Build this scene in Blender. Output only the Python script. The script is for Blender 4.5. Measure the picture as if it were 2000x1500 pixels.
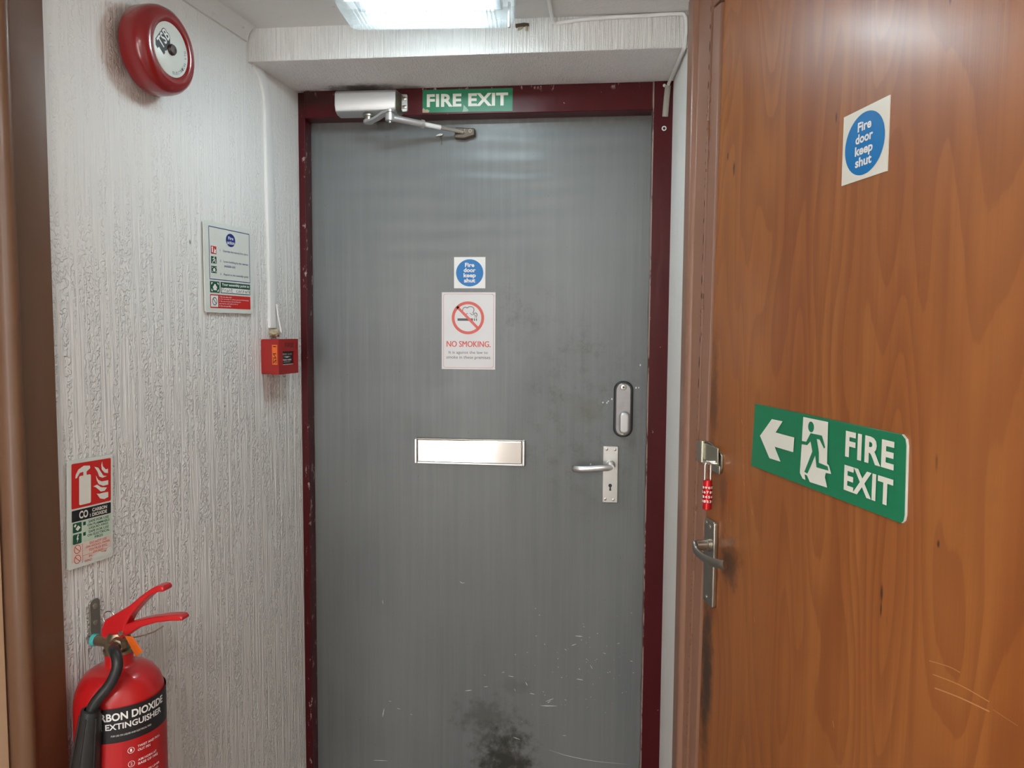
import bpy, bmesh, math, random
from mathutils import Matrix, Vector
random.seed(7)
scn = bpy.context.scene
C = scn.collection
for o in list(bpy.data.objects): bpy.data.objects.remove(o)

# ------------------------------------------------------------------ camera
yaw, pit, rol = math.radians(6.2845), math.radians(3.9924), math.radians(0.3915)
f_ = Vector((-math.sin(yaw)*math.cos(pit), math.cos(yaw)*math.cos(pit), -math.sin(pit)))
r_ = Vector((math.cos(yaw), math.sin(yaw), 0)); u_ = r_.cross(f_)
r2 = r_*math.cos(rol)+u_*math.sin(rol); u2 = -r_*math.sin(rol)+u_*math.cos(rol)
cd = bpy.data.cameras.new('camera'); cam = bpy.data.objects.new('camera', cd); C.objects.link(cam)
cd.sensor_fit = 'HORIZONTAL'; cd.sensor_width = 36; cd.lens = 27.0; cd.clip_start = 0.02
M = Matrix.Identity(4)
for i in range(3): M[i][0], M[i][1], M[i][2] = r2[i], u2[i], -f_[i]
M.translation = (0.3246, -2.0246, 1.45); cam.matrix_world = M
scn.camera = cam

# ------------------------------------------------------------------ world, exposure, light levels
w = bpy.data.worlds.new('world'); scn.world = w; w.use_nodes = True
w.node_tree.nodes['Background'].inputs[0].default_value = (1, 0.995, 0.985, 1)
w.node_tree.nodes['Background'].inputs[1].default_value = 8.0
vs = scn.view_settings; vs.view_transform = 'Standard'; vs.look = 'None'; vs.gamma = 1
vs.use_curve_mapping = False; vs.exposure = 0.32
BULKHEAD = 64.0      # emission of the bulkhead's light bars
PANEL = 21.0         # emission of the ceiling panel further back in the lobby

# ------------------------------------------------------------------ frames of the three walls (x along, y up, z out of the wall)
def frame(o, u):
    u = Vector((u[0], u[1], 0)).normalized(); n = Vector((u[1], -u[0], 0))
    m = Matrix.Identity(4)
    for i in range(3): m[i][0], m[i][1], m[i][2] = u[i], (0, 0, 1)[i], n[i]
    m.translation = (o[0], o[1], 0); return m
BACK = frame((0, 0), (1, 0)); LEFT = frame((-.479, 0), (.12, 1)); RIGHT = frame((.524, -.45), (.24, -1))
RA = frame((.5058, 0), (.04, -1))
WORLD = Matrix.Identity(4)

# ------------------------------------------------------------------ node helpers
class NT:
    def __init__(s, name):
        s.m = bpy.data.materials.new(name); s.m.use_nodes = True; s.t = s.m.node_tree; s.t.nodes.clear()
        s.out = s.t.nodes.new('ShaderNodeOutputMaterial')
        s.co = s.t.nodes.new('ShaderNodeTexCoord').outputs['Object']
    def lk(s, a, b):
        if hasattr(a, 'is_output') or isinstance(a, bpy.types.NodeSocket): s.t.links.new(a, b)
        else:
            if isinstance(a, (tuple, list)) and len(a) == 3 and b.type == 'RGBA': a = (*a, 1)
            b.default_value = a
    def n(s, ty, **kw):
        nd = s.t.nodes.new(ty)
        for k, v in kw.items():
            if k[0] == 'i' and k[1:].isdigit(): s.lk(v, nd.inputs[int(k[1:])])
            elif k in nd.inputs: s.lk(v, nd.inputs[k])
            else: setattr(nd, k, v)
        return nd
    def scale(s, v, vec=None):
        return s.n('ShaderNodeMapping', i0=vec or s.co, Scale=v).outputs[0]
    def noise(s, sc, detail=2, rough=.5, dist=0, vec=None, off=0):
        mp = s.n('ShaderNodeMapping', i0=vec or s.co, Scale=sc, Location=(off, off*.7, off*.3)).outputs[0]
        return s.n('ShaderNodeTexNoise', Vector=mp, Scale=1.0, Detail=detail, Roughness=rough, Distortion=dist).outputs[0]
    def math(s, op, a, b=0.0, c=0.0, clamp=False):
        nd = s.n('ShaderNodeMath', operation=op, use_clamp=clamp); s.lk(a, nd.inputs[0]); s.lk(b, nd.inputs[1]); s.lk(c, nd.inputs[2]); return nd.outputs[0]
    def rng(s, v, a, b, c=0.0, d=1.0, smooth=True):
        nd = s.n('ShaderNodeMapRange', interpolation_type='SMOOTHSTEP' if smooth else 'LINEAR')
        for k, x in zip(('Value', 'From Min', 'From Max', 'To Min', 'To Max'), (v, a, b, c, d)): s.lk(x, nd.inputs[k])
        return nd.outputs[0]
    def mix(s, fac, a, b):
        nd = s.n('ShaderNodeMix', data_type='RGBA'); s.lk(fac, nd.inputs[0]); s.lk(a, nd.inputs[6]); s.lk(b, nd.inputs[7]); return nd.outputs[2]
    def xyz(s):
        nd = s.n('ShaderNodeSeparateXYZ', i0=s.co); return nd.outputs
    def spot(s, x, y, rx, ry, rough=.5, ns=40, inner=.2, third=False):
        """soft ellipse mask at (x, y) of the surface, frayed by noise"""
        X, Y, Z = s.xyz()
        if third: Y = Z
        a = s.math('DIVIDE', s.math('SUBTRACT', X, x), rx); b = s.math('DIVIDE', s.math('SUBTRACT', Y, y), ry)
        d = s.math('SQRT', s.math('ADD', s.math('MULTIPLY', a, a), s.math('MULTIPLY', b, b)))
        nz = s.math('MULTIPLY', s.math('SUBTRACT', s.noise((ns, ns, ns), 4, .65, off=x*7+3), .5), rough*3)
        return s.rng(s.math('ADD', d, nz), 1.0, inner, 0.0, 1.0)
    def bump(s, h, dist, strength=1.0, normal=None):
        nd = s.n('ShaderNodeBump', Height=h, Distance=dist, Strength=strength)
        if normal: s.lk(normal, nd.inputs['Normal'])
        return nd.outputs[0]
    def fin(s, col, rough=.5, metal=0.0, normal=None, coat=0.0, coat_r=.1, spec=.5):
        p = s.n('ShaderNodeBsdfPrincipled')
        for k, v in (('Base Color', col), ('Roughness', rough), ('Metallic', metal), ('Coat Weight', coat), ('Coat Roughness', coat_r), ('Specular IOR Level', spec)): s.lk(v, p.inputs[k])
        if normal: s.lk(normal, p.inputs['Normal'])
        s.t.links.new(p.outputs[0], s.out.inputs[0]); return s.m
MATS = {}
def pbr(name, col, rough=.5, metal=0.0, var=.12, ns=30, coat=0.0, bump=0.0, spec=.5):
    if name in MATS: return MATS[name]
    t = NT(name); nz = t.noise((ns*.6, ns*.6, ns*.6), 1)
    c = t.mix(nz, tuple(x*(1-var*.6) for x in col), tuple(min(1, x*(1+var*.6)) for x in col))
    r = t.rng(t.noise((ns*.5, ns*.5, ns*.5), 1, off=5), .2, .8, rough*.92, min(1, rough*1.08))
    MATS[name] = t.fin(c, r, metal, t.bump(nz, bump) if bump else None, coat, spec=spec); return MATS[name]

def artex(name, kx, ky, kz, depth, col=(.80, .79, .77), fade=None, stains_and_shade=(), third=False, bead=.35):
    t = NT(name)
    X, Y, Z = t.xyz()
    a = t.rng(t.noise((kx, ky*.22, kz), 2, .5, .35), .33, .67)
    b = t.rng(t.noise((kx*2.1, ky*.5, kz*2.1), 2, .5, .5, off=3), .35, .65)
    cols = t.rng(t.noise((kx*.55, ky*.30, kz*.55), 2, .5, .4, off=17), .46, .56)
    beads = t.rng(t.noise((kx*1.25, kx*1.05, kx*1.05), 1, .5, .6, off=9), .44, .60)
    h = t.math('ADD', t.math('MULTIPLY', a, .62), t.math('MULTIPLY', b, .38))
    h = t.math('ADD', t.math('MULTIPLY', h, t.math('SUBTRACT', 1.0, t.math('MULTIPLY', cols, bead))), t.math('MULTIPLY', t.math('MULTIPLY', beads, cols), bead*1.5))
    if fade:
        h = t.math('MULTIPLY', h, t.rng(Y, fade[0], fade[1], 1.0, fade[2]))
    nrm = t.bump(h, depth)
    tone = t.noise((3, 3, 3), 3, .6, off=1)
    c = t.mix(tone, tuple(x*.94 for x in col), tuple(min(1, x*1.04) for x in col))
    for (x, y, rx, ry, k, sc) in stains_and_shade:
        c = t.mix(t.math('MULTIPLY', t.spot(x, y, rx, ry, .5, 30, third=third), k), c, sc)
    speck = t.rng(t.noise((45, 45, 45), 1, .5, off=12), .80, .84)
    c = t.mix(t.math('MULTIPLY', speck, .35), c, (.33, .29, .25))
    return t.fin(c, .62, 0, nrm, spec=.3)

# ------------------------------------------------------------------ mesh helpers
class MB:
    def __init__(s): s.v = []; s.f = []
    def add(s, vs, fs):
        k = len(s.v); s.v += [tuple(p) for p in vs]; s.f += [tuple(i+k for i in f) for f in fs]; return s
    def box(s, x0, x1, y0, y1, z0, z1):
        return s.add([(x, y, z) for z in (z0, z1) for y in (y0, y1) for x in (x0, x1)],
                     [(0, 2, 3, 1), (4, 5, 7, 6), (0, 1, 5, 4), (2, 6, 7, 3), (0, 4, 6, 2), (1, 3, 7, 5)])
    def prism(s, pts, z0, z1, swap=None):
        """2-D outline (counter-clockwise) extruded z0..z1; swap maps (a, b, h) to xyz"""
        n = len(pts); mp = swap or (lambda a, b, h: (a, b, h))
        vs = [mp(a, b, z0) for a, b in pts]+[mp(a, b, z1) for a, b in pts]
        return s.add(vs, [tuple(range(n-1, -1, -1)), tuple(range(n, 2*n))]+[(i, (i+1) % n, n+(i+1) % n, n+i) for i in range(n)])
    def lathe(s, prof, o=(0, 0, 0), ax=(0, 1, 0), n=40, caps=True):
        ax = Vector(ax).normalized(); e1 = ax.orthogonal().normalized(); e2 = ax.cross(e1); o = Vector(o)
        vs = []; fs = []
        for r, h in prof:
            for i in range(n):
                t = 2*math.pi*i/n; vs.append(o+ax*h+(e1*math.cos(t)+e2*math.sin(t))*r)
        for j in range(len(prof)-1):
            for i in range(n):
                a, b = j*n+i, j*n+(i+1) % n; fs.append((a, b, b+n, a+n))
        if caps:
            fs.append(tuple(range(n-1, -1, -1))); m = (len(prof)-1)*n; fs.append(tuple(range(m, m+n)))
        return s.add(vs, fs)
    def cyl(s, p0, p1, r0, r1=None, n=20):
        p0, p1 = Vector(p0), Vector(p1); r1 = r0 if r1 is None else r1
        return s.lathe([(r0, 0), (r1, (p1-p0).length)], p0, p1-p0, n)
    def sweep(s, path, sec, up=(0, 0, 1), scales=None):
        """closed cross-section (list of 2-D points) carried along a path"""
        P = [Vector(p) for p in path]; n = len(sec); vs = []; fs = []; up = Vector(up)
        for i, p in enumerate(P):
            d = (P[min(i+1, len(P)-1)]-P[max(i-1, 0)]).normalized()
            a = d.cross(up); a = a.normalized() if a.length > 1e-5 else d.orthogonal().normalized()
            b = a.cross(d).normalized(); k = scales[i] if scales else 1
            vs += [p+a*(x*k)+b*(y*k) for x, y in sec]
        for j in range(len(P)-1):
            for i in range(n):
                q, r = j*n+i, j*n+(i+1) % n; fs.append((q, r, r+n, q+n))
        fs.append(tuple(range(n-1, -1, -1))); m = (len(P)-1)*n; fs.append(tuple(range(m, m+n)))
        return s.add(vs, fs)
    def tube(s, path, r, n=12, up=(0, 0, 1), scales=None):
        return s.sweep(path, [(r*math.cos(2*math.pi*i/n), r*math.sin(2*math.pi*i/n)) for i in range(n)], up, scales)
    # flat print ------------------------------------------------
    def poly(s, pts, z=0): return s.add([(x, y, z) for x, y in pts], [tuple(range(len(pts)))])
    def rect(s, x0, x1, y0, y1, z=0): return s.poly([(x0, y0), (x1, y0), (x1, y1), (x0, y1)], z)
    def disc(s, x, y, r, z=0, ry=None, n=48):
        return s.poly([(x+r*math.cos(2*math.pi*i/n), y+(ry or r)*math.sin(2*math.pi*i/n)) for i in range(n)], z)
    def ring(s, x, y, r0, r1, z=0, n=56):
        vs = [(x+r*math.cos(2*math.pi*i/n), y+r*math.sin(2*math.pi*i/n), z) for r in (r0, r1) for i in range(n)]
        return s.add(vs, [(i, n+i, n+(i+1) % n, (i+1) % n) for i in range(n)])
    def line(s, pts, w, z=0):
        for (ax, ay), (bx, by) in zip(pts, pts[1:]):
            d = Vector((bx-ax, by-ay)); L = d.length or 1e-9; e = d/L*w*.35; q = Vector((-d.y, d.x))/L*w/2
            s.poly([(ax-e.x-q.x, ay-e.y-q.y), (bx+e.x-q.x, by+e.y-q.y), (bx+e.x+q.x, by+e.y+q.y), (ax-e.x+q.x, ay-e.y+q.y)], z)
        return s
    def border(s, pts, w, z=0): return s.line(list(pts)+[pts[0]], w, z)
    def text(s, body, x0, x1, y0, y1, z=0, bold=.03, rot=0, xf=None, keep=False, space=1.0):
        """writing fitted into the rectangle x0..x1, y0..y1 (keep: height rules, centred)"""
        vs, fs = glyphs(body, bold, space)
        ax, bx = min(v[0] for v in vs), max(v[0] for v in vs); ay, by = min(v[1] for v in vs), max(v[1] for v in vs)
        sx = (x1-x0)/(bx-ax); sy = (y1-y0)/(by-ay)
        if keep: sx = min(sx, sy)
        cx, cy = (x0+x1)/2, (y0+y1)/2; cr, sr = math.cos(rot), math.sin(rot); out = []
        for v in vs:
            a, b = (v[0]-(ax+bx)/2)*sx, (v[1]-(ay+by)/2)*sy
            p = (cx+a*cr-b*sr, cy+a*sr+b*cr, z); out.append(xf(*p) if xf else p)
        return s.add(out, fs)
    def build(s, name, mat, parent=None, mtx=None, smooth=35, bevel=0, seg=2, **props):
        me = bpy.data.meshes.new(name); me.from_pydata(s.v, [], s.f); me.update()
        bm = bmesh.new(); bm.from_mesh(me)
        if s.closed: bmesh.ops.recalc_face_normals(bm, faces=bm.faces)
        bm.to_mesh(me); bm.free()
        if smooth: 
            for p in me.polygons: p.use_smooth = True
            me.set_sharp_from_angle(angle=math.radians(smooth))
        me.materials.append(mat)
        o = bpy.data.objects.new(name, me); C.objects.link(o)
        if bevel:
            b = o.modifiers.new('bevel', 'BEVEL'); b.width = bevel; b.segments = seg; b.limit_method = 'ANGLE'; b.angle_limit = math.radians(40)
        if parent: o.parent = parent
        if mtx: o.matrix_world = mtx
        for k, v in props.items(): o[k] = v
        return o
    closed = True
class PR(MB): closed = False       # flat print: keep the winding as drawn
GC = {}
def glyphs(body, bold, space):
    k = (body, bold, space)
    if k not in GC:
        cu = bpy.data.curves.new('t', 'FONT'); cu.body = body; cu.offset = bold; cu.resolution_u = 3; cu.space_character = space
        cu.align_x = 'CENTER'; cu.space_line = .85
        ob = bpy.data.objects.new('t', cu); C.objects.link(ob)
        me = bpy.data.meshes.new_from_object(ob.evaluated_get(bpy.context.evaluated_depsgraph_get()))
        GC[k] = ([tuple(v.co[:2]) for v in me.vertices], [tuple(p.vertices) for p in me.polygons])
        bpy.data.objects.remove(ob); bpy.data.curves.remove(cu); bpy.data.meshes.remove(me)
    return GC[k]
def rrect(x0, x1, y0, y1, r, n=6, corners=(1, 1, 1, 1)):
    pts = []
    for k, (cx, cy, a) in enumerate(((x0+r, y0+r, 180), (x1-r, y0+r, 270), (x1-r, y1-r, 0), (x0+r, y1-r, 90))):
        if not corners[k]: pts.append(((x0, y0), (x1, y0), (x1, y1), (x0, y1))[k]); continue
        for i in range(n+1):
            t = math.radians(a+90*i/n); pts.append((cx+r*math.cos(t), cy+r*math.sin(t)))
    return pts
def smooth_path(pts, n=8):
    P = [Vector(p) for p in pts]; out = []
    for i in range(len(P)-1):
        a, b, c, d = P[max(i-1, 0)], P[i], P[i+1], P[min(i+2, len(P)-1)]
        for k in range(n):
            t = k/n; out.append(.5*((2*b)+(c-a)*t+(2*a-5*b+4*c-d)*t*t+(3*b-a-3*c+d)*t**3))
    return out+[P[-1]]
def tag(o, label, cat=None, group=None, kind=None):
    o['label'] = label
    if cat: o['category'] = cat
    if group: o['group'] = group
    if kind: o['kind'] = kind
    return o
def thing(name, label, cat, fr, x, y, z=0, rot=0, group=None):
    o = bpy.data.objects.new(name, None); C.objects.link(o); o.empty_display_size = .03
    o.matrix_world = fr @ Matrix.Translation((x, y, z)) @ Matrix.Rotation(rot, 4, 'Z')
    return tag(o, label, cat, group)
def struct(o, label, cat=None): return tag(o, label, cat, kind='structure')

# ------------------------------------------------------------------ materials
WHITEP = (.80, .79, .775)
m_wall_l = artex('artex_left', 120, 14, 60, .0030, fade=(1.25, 1.85, .26), bead=.6, stains_and_shade=[
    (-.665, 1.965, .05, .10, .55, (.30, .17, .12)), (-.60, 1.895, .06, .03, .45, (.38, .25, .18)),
    (-.155, 1.30, .05, .06, .38, (.55, .30, .27)), (-.60, .80, .06, .16, .35, (.42, .37, .32)),  # reddish shade under the call point and the extinguisher's shadow, both painted in
    (-.79, .60, .05, .30, .25, (.60, .36, .34)), (-.36, 1.60, .004, .006, .8, (.3, .28, .25)), (-.47, 1.632, .004, .006, .9, (.25, .22, .2))])  # red bounce off the extinguisher painted into the wall, then two small dark marks
m_wall_hdr = artex('artex_header', 230, 20, 230, .0024, bead=.1, stains_and_shade=[])
m_wall_sof = artex('artex_soffit', 190, 560, 60, .0022, col=(.82, .78, .77), bead=.3, third=True, stains_and_shade=[
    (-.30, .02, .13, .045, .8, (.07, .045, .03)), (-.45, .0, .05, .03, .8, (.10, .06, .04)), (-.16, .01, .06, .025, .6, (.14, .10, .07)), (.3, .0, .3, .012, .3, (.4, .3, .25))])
m_wall_r = artex('plaster_right', 90, 20, 60, .0006, col=(.80, .79, .76), bead=.1)
def plain_ceiling():
    t = NT('ceiling_paint'); nz = t.noise((9, 9, 9), 4, .6); fine = t.noise((160, 160, 160), 2)
    c = t.mix(nz, (.64, .62, .60), (.70, .68, .665))
    c = t.mix(t.math('MULTIPLY', t.rng(t.noise((40, 40, 40), 2, off=4), .70, .75), .4), c, (.4, .33, .28))
    return t.fin(c, .6, 0, t.bump(t.math('ADD', nz, t.math('MULTIPLY', fine, .2)), .004), spec=.3)
m_ceil = plain_ceiling()
m_floor = pbr('floor_lino', (.36, .32, .29), .5, ns=20)
m_wallpaint = pbr('lobby_paint', (.72, .70, .66), .6, ns=8)
def maroon():
    t = NT('maroon_gloss'); g = t.noise((30, 8, 30), 3)
    c = t.mix(g, (.058, .0030, .0058), (.080, .0050, .0085))
    chip = t.rng(t.noise((75, 45, 75), 3, .6, off=4), .73, .745)
    X, Y, Z = t.xyz()
    edge = t.math('MAXIMUM', t.rng(Y, 2.060, 2.076), t.rng(t.math('ABSOLUTE', t.math('ADD', X, .462)), .012, .004))
    worn = t.math('MULTIPLY', t.rng(t.math('ABSOLUTE', t.math('SUBTRACT', X, .4572)), .0028, .0012), t.rng(t.noise((30, 9, 30), 4, .7, off=23), .42, .50))
    chip2 = t.math('MULTIPLY', edge, t.rng(t.noise((60, 25, 60), 4, .7, off=8), .60, .65))
    c = t.mix(t.math('MULTIPLY', worn, .8), c, (.42, .33, .27))
    c = t.mix(t.math('MAXIMUM', t.math('MULTIPLY', chip, .8), t.math('MULTIPLY', chip2, .75)), c, (.55, .42, .38))
    c = t.mix(t.math('MULTIPLY', t.spot(-.44, 2.06, .10, .04, .4), .7), c, (.02, .012, .009))
    return t.fin(c, .30, 0, t.bump(t.noise((30, 9, 30), 2), .0008), coat=0.0, spec=.28)
m_maroon = maroon()
def grey_door():
    t = NT('grey_door_paint'); X, Y, Z = t.xyz()
    streak = t.noise((70, 1.6, 1), 4, .6); broad = t.noise((3.2, 1.6, 1), 3, .6, off=3); grain = t.noise((420, 7, 1), 2, off=6)
    c = t.mix(t.rng(broad, .3, .7), (.150, .163, .168), (.185, .195, .197))
    c = t.mix(t.math('MULTIPLY', t.rng(streak, .35, .7), .45), c, (.215, .222, .222))
    c = t.mix(t.math('MULTIPLY', grain, .16), c, (.10, .105, .11))
    dirt = t.rng(t.noise((22, 18, 1), 6, .75, off=11), .45, .80)
    handled = t.math('MAXIMUM', t.spot(.28, 1.22, .24, .36, .35, 8), t.spot(.12, 1.50, .16, .16, .3, 10))
    c = t.mix(t.math('MULTIPLY', t.math('MULTIPLY', dirt, handled), .85), c, (.075, .072, .064))
    c = t.mix(t.math('MULTIPLY', t.spot(.30, 1.235, .06, .05, .4, 30), .35), c, (.13, .125, .08))
    specks = t.math('MULTIPLY', t.rng(t.noise((150, 110, 1), 1, .5, off=21), .79, .83), .6)
    c = t.mix(specks, c, (.055, .055, .05))
    c = t.mix(t.math('MULTIPLY', t.spot(.085, .24, .105, .135, .75, 26, .15), .92), c, (.020, .019, .010))
    c = t.mix(t.math('MULTIPLY', t.spot(.03, .36, .10, .08, .9, 30, .1), .5), c, (.05, .048, .035))
    c = t.mix(t.math('MULTIPLY', t.spot(.11, .46, .05, .03, .8, 30, .1), .3), c, (.07, .065, .05))
    c = t.mix(t.math('MULTIPLY', t.rng(Y, 1.975, 1.997), t.rng(streak, .2, .6, .3, .75)), c, (.095, .085, .075))
    wav = t.math('ADD', t.math('MULTIPLY', t.math('SINE', t.math('MULTIPLY', t.math('ADD', Y, t.math('MULTIPLY', t.noise((2.2, 6, 1), 1, off=8), .05)), 118.0)), t.rng(t.noise((2.5, 1.5, 1), 1, off=15), .3, .7, t.rng(Y, 1.5, 1.75, .00003, .00018), t.rng(Y, 1.5, 1.75, .00008, .00050))),
                 t.math('MULTIPLY', grain, .00007))
    h = t.math('ADD', wav, t.math('MULTIPLY', streak, .00035))
    rgh = t.rng(t.noise((6, 5, 1), 4, off=2), .3, .7, .31, .42)
    return t.fin(c, rgh, 0, t.bump(h, 1.0), spec=.5)
m_grey = grey_door()
def wood():
    t = NT('wood_veneer'); X, Y, Z = t.xyz()
    base = t.noise((6.5, 1.55, 1), 1, .4, .35, off=2)
    ph = t.math('ADD', t.math('MULTIPLY', base, 15.0), t.math('MULTIPLY', t.noise((38, 1.4, 1), 2), .55))
    sw = t.math('FRACT', ph)
    linem = t.math('MULTIPLY', t.rng(sw, .15, .92), t.rng(sw, 1.0, .93))
    fine = t.noise((120, 1.8, 1), 3, .6, off=5); mid = t.noise((20, .8, 1), 2, .5, off=9); wide = t.noise((3, 1.2, 1), 2, .5, off=13)
    c = t.mix(t.rng(mid, .3, .7), (.305, .092, .0165), (.360, .122, .0250))
    c = t.mix(t.math('MULTIPLY', t.rng(fine, .40, .70), .35), c, (.225, .060, .0115))
    c = t.mix(t.math('MULTIPLY', linem, .42), c, (.175, .041, .0075))
    c = t.mix(t.math('MULTIPLY', t.rng(wide, .35, .7), .30), c, (.355, .130, .032))
    dash = t.rng(t.noise((45, 9, 1), 1, .5, off=31), .80, .83)
    c = t.mix(t.math('MULTIPLY', dash, .6), c, (.07, .018, .006))
    for x, y, rx, ry in ((.1746, 1.7351, .006, .018), (.1463, 1.7634, .004, .010), (.6449, 1.1383, .004, .016), (.505, 1.735, .003, .010), (.6449, 1.118, .0025, .012), (.740, 1.225, .003, .006), (.72, 1.80, .003, .012)):
        c = t.mix(t.math('MULTIPLY', t.spot(x, y, rx, ry, .15, 60), .9), c, (.03, .009, .004))
    c = t.mix(t.math('MULTIPLY', t.spot(.20, 1.04, .065, .055, .5, 40), .75), c, (.045, .018, .009))
    c = t.mix(t.math('MULTIPLY', t.spot(.104, .79, .040, .26, .4, 30), .95), c, (.035, .018, .010))
    c = t.mix(t.math('MULTIPLY', t.spot(.112, 1.33, .028, .16, .5, 30), .6), c, (.06, .025, .012))
    c = t.mix(t.math('MULTIPLY', t.spot(.165, 1.17, .025, .06, .4, 40), .5), c, (.09, .03, .012))
    rgh = t.rng(t.noise((9, 2, 1), 3, off=4), .3, .7, .36, .44)
    return t.fin(c, rgh, 0, t.bump(fine, .00025), coat=.28, coat_r=.24, spec=.4)
m_wood = wood()
def brown(name, c0, c1, crackx=None):
    t = NT(name); g = t.noise((25, 4, 25), 4, .6)
    c = t.mix(g, c0, c1)
    c = t.mix(t.math('MULTIPLY', t.rng(t.noise((55, 40, 55), 3, .6, off=4), .77, .79), .7), c, (.55, .45, .38))
    c = t.mix(t.math('MULTIPLY', t.rng(t.noise((60, 45, 60), 3, .6, off=14), .76, .78), .8), c, (.04, .015, .008))
    return t.fin(c, .44, 0, t.bump(t.noise((20, 30, 20), 2), .0010), coat=.08)
m_brown = brown('brown_gloss_paint', (.235, .112, .070), (.275, .138, .088))
m_brown2 = brown('tan_gloss_paint', (.120, .055, .026), (.145, .068, .033))
m_cream = pbr('cream_paint', (.62, .43, .28), .45)
m_dark = pbr('dark_gap', (.02, .014, .01), .8)
m_alu = pbr('satin_aluminium', (.62, .62, .61), .34, 1.0, ns=60)
m_silver = pbr('silver_paint', (.58, .58, .58), .34, .7, var=.04)
m_polish = pbr('polished_aluminium', (.86, .82, .79), .10, 1.0, var=.06, ns=25)
m_chrome = pbr('chrome', (.70, .69, .66), .17, 1.0)
m_steel = pbr('worn_steel', (.42, .39, .34), .33, 1.0, var=.2)
m_zinc = pbr('zinc_plate', (.52, .51, .42), .33, 1.0, var=.2)
m_brass = pbr('dull_brass', (.30, .25, .17), .38, .9, var=.25)
m_bronze = pbr('bronze_paint', (.075, .045, .022), .4, .1, var=.3)
m_black = pbr('black_plastic', (.012, .012, .013), .4)
m_rubber = pbr('black_rubber', (.016, .017, .018), .42, ns=80)
m_red = pbr('bell_red', (.23, .006, .008), .25, coat=.4, var=.02, ns=5)
m_redpl = pbr('callpoint_red', (.34, .012, .010), .38, var=.04)
m_redext = pbr('extinguisher_red', (.48, .009, .012), .32, coat=.3, var=.03, ns=6)
m_redtrim = pbr('lever_red', (.52, .012, .016), .32, coat=.3)
m_redan = pbr('anodised_red', (.62, .015, .02), .25, .5)
m_teal = pbr('teal_cap', (.05, .42, .42), .45)
m_orange = pbr('orange_tag', (.75, .14, .012), .45)
m_white = pbr('white_plastic', (.80, .80, .79), .35, var=.04)
m_offwhite = pbr('aged_sign_white', (.70, .73, .68), .32, var=.06)
m_luminous = pbr('photoluminescent_white', (.76, .76, .68), .32, var=.05)
m_ink = pbr('ink_black', (.012, .012, .014), .4)
m_inkgrey = pbr('ink_grey', (.08, .08, .085), .45)
m_blue = pbr('sign_blue', (.0, .175, .50), .36, var=.04, spec=.35)
m_navy = pbr('sign_navy', (.012, .03, .22), .35)
m_green = pbr('sign_green', (.005, .19, .085), .32, var=.08)
m_dgreen = pbr('sign_dark_green', (.012, .095, .05), .35)
m_signred = pbr('sign_red', (.60, .016, .012), .35, var=.06)
m_salmon = pbr('faded_red', (.72, .10, .075), .4, var=.05)
m_print = pbr('print_white', (.84, .84, .82), .38, var=.03)
m_sealant = pbr('old_sealant', (.42, .36, .24), .6, var=.35, ns=90, bump=.003)
m_cable = pbr('painted_cable', (.78, .77, .755), .5, var=.06)
m_conduit = pbr('grey_conduit', (.33, .30, .26), .5, var=.15)
m_chip = pbr('bare_metal_chip', (.72, .74, .74), .5, var=.05)

# ------------------------------------------------------------------ room shell
CEIL = 2.156; SOF = 2.081; HY = .238
# left wall in three lengths round the side door opening (x from -.845 to -1.70)
mb = MB(); mb.box(-.85, 0, 0, CEIL+.05, -.12, 0).box(-1.70, -.85, 2.09, CEIL+.05, -.12, 0).box(-3.3, -1.70, 0, CEIL+.05, -.12, 0)
struct(mb.build('wall_left', m_wall_l, mtx=LEFT, smooth=0), 'white wall with combed vertical plaster texture carrying the bell', 'wall')
mb = MB(); mb.box(-.06, .40, 0, CEIL+.05, -.12, 0)
wr = struct(mb.build('wall_right', m_wall_r, mtx=RA, smooth=0), 'smooth white wall strip between maroon frame and brown frame', 'wall')
mb = MB(); mb.box(.0, 1.02, 2.115, CEIL+.05, -.12, -.0).box(1.02, 3.0, 0, CEIL+.05, -.12, 0)
struct(mb.build('wall_side', m_wallpaint, mtx=RIGHT, smooth=0), 'painted wall around the varnished wooden door', 'wall')
mb = MB(); mb.box(-.64, .66, SOF+.0005, CEIL+.05, -.10, HY)
wb = struct(mb.build('wall_back', m_wall_hdr, mtx=BACK, smooth=0), 'white textured lintel above the maroon door frame', 'wall')
mb = MB(); mb.box(-.56, .60, SOF-.001, SOF+.0004, 0, HY-.0005)
sf = mb.build('soffit', m_wall_sof, parent=wb, smooth=0)
mb = MB(); mb.box(-1.5, .64, 0, CEIL+.05, -.12, 0).box(1.05, 1.8, 0, CEIL+.05, -.12, 0).box(.64, 1.05, 0, .30, -.12, 0).box(.64, 1.05, 2.02, CEIL+.05, -.12, 0)
struct(mb.build('wall_front', m_wallpaint, mtx=frame((.2, -3.15), (-1, 0)), smooth=0), 'plain painted wall at the far end of the lobby', 'wall')
wn = bpy.data.objects.new('window_1', None); C.objects.link(wn); wn.matrix_world = frame((.2, -3.15), (-1, 0))
struct(wn, 'tall white framed lobby window that lets in the daylight', 'window')
for (x0, x1, y0, y1) in ((.64, .67, .30, 2.02), (1.02, 1.05, .30, 2.02), (.67, 1.02, .30, .345), (.67, 1.02, 1.975, 2.02), (.67, 1.02, 1.13, 1.165)):
    MB().box(x0, x1, y0, y1, -.09, -.03).build('frame_bar', pbr('window_white', (.8, .8, .79), .35), wn, bevel=.003)
mb = MB(); mb.box(-1.6, 2.0, -3.4, .3, CEIL, CEIL+.1)
struct(mb.build('ceiling', m_ceil, smooth=0), 'low uneven white painted ceiling', 'ceiling')
mb = MB(); mb.box(-1.6, 2.0, -3.4, .3, -.1, 0)
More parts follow.
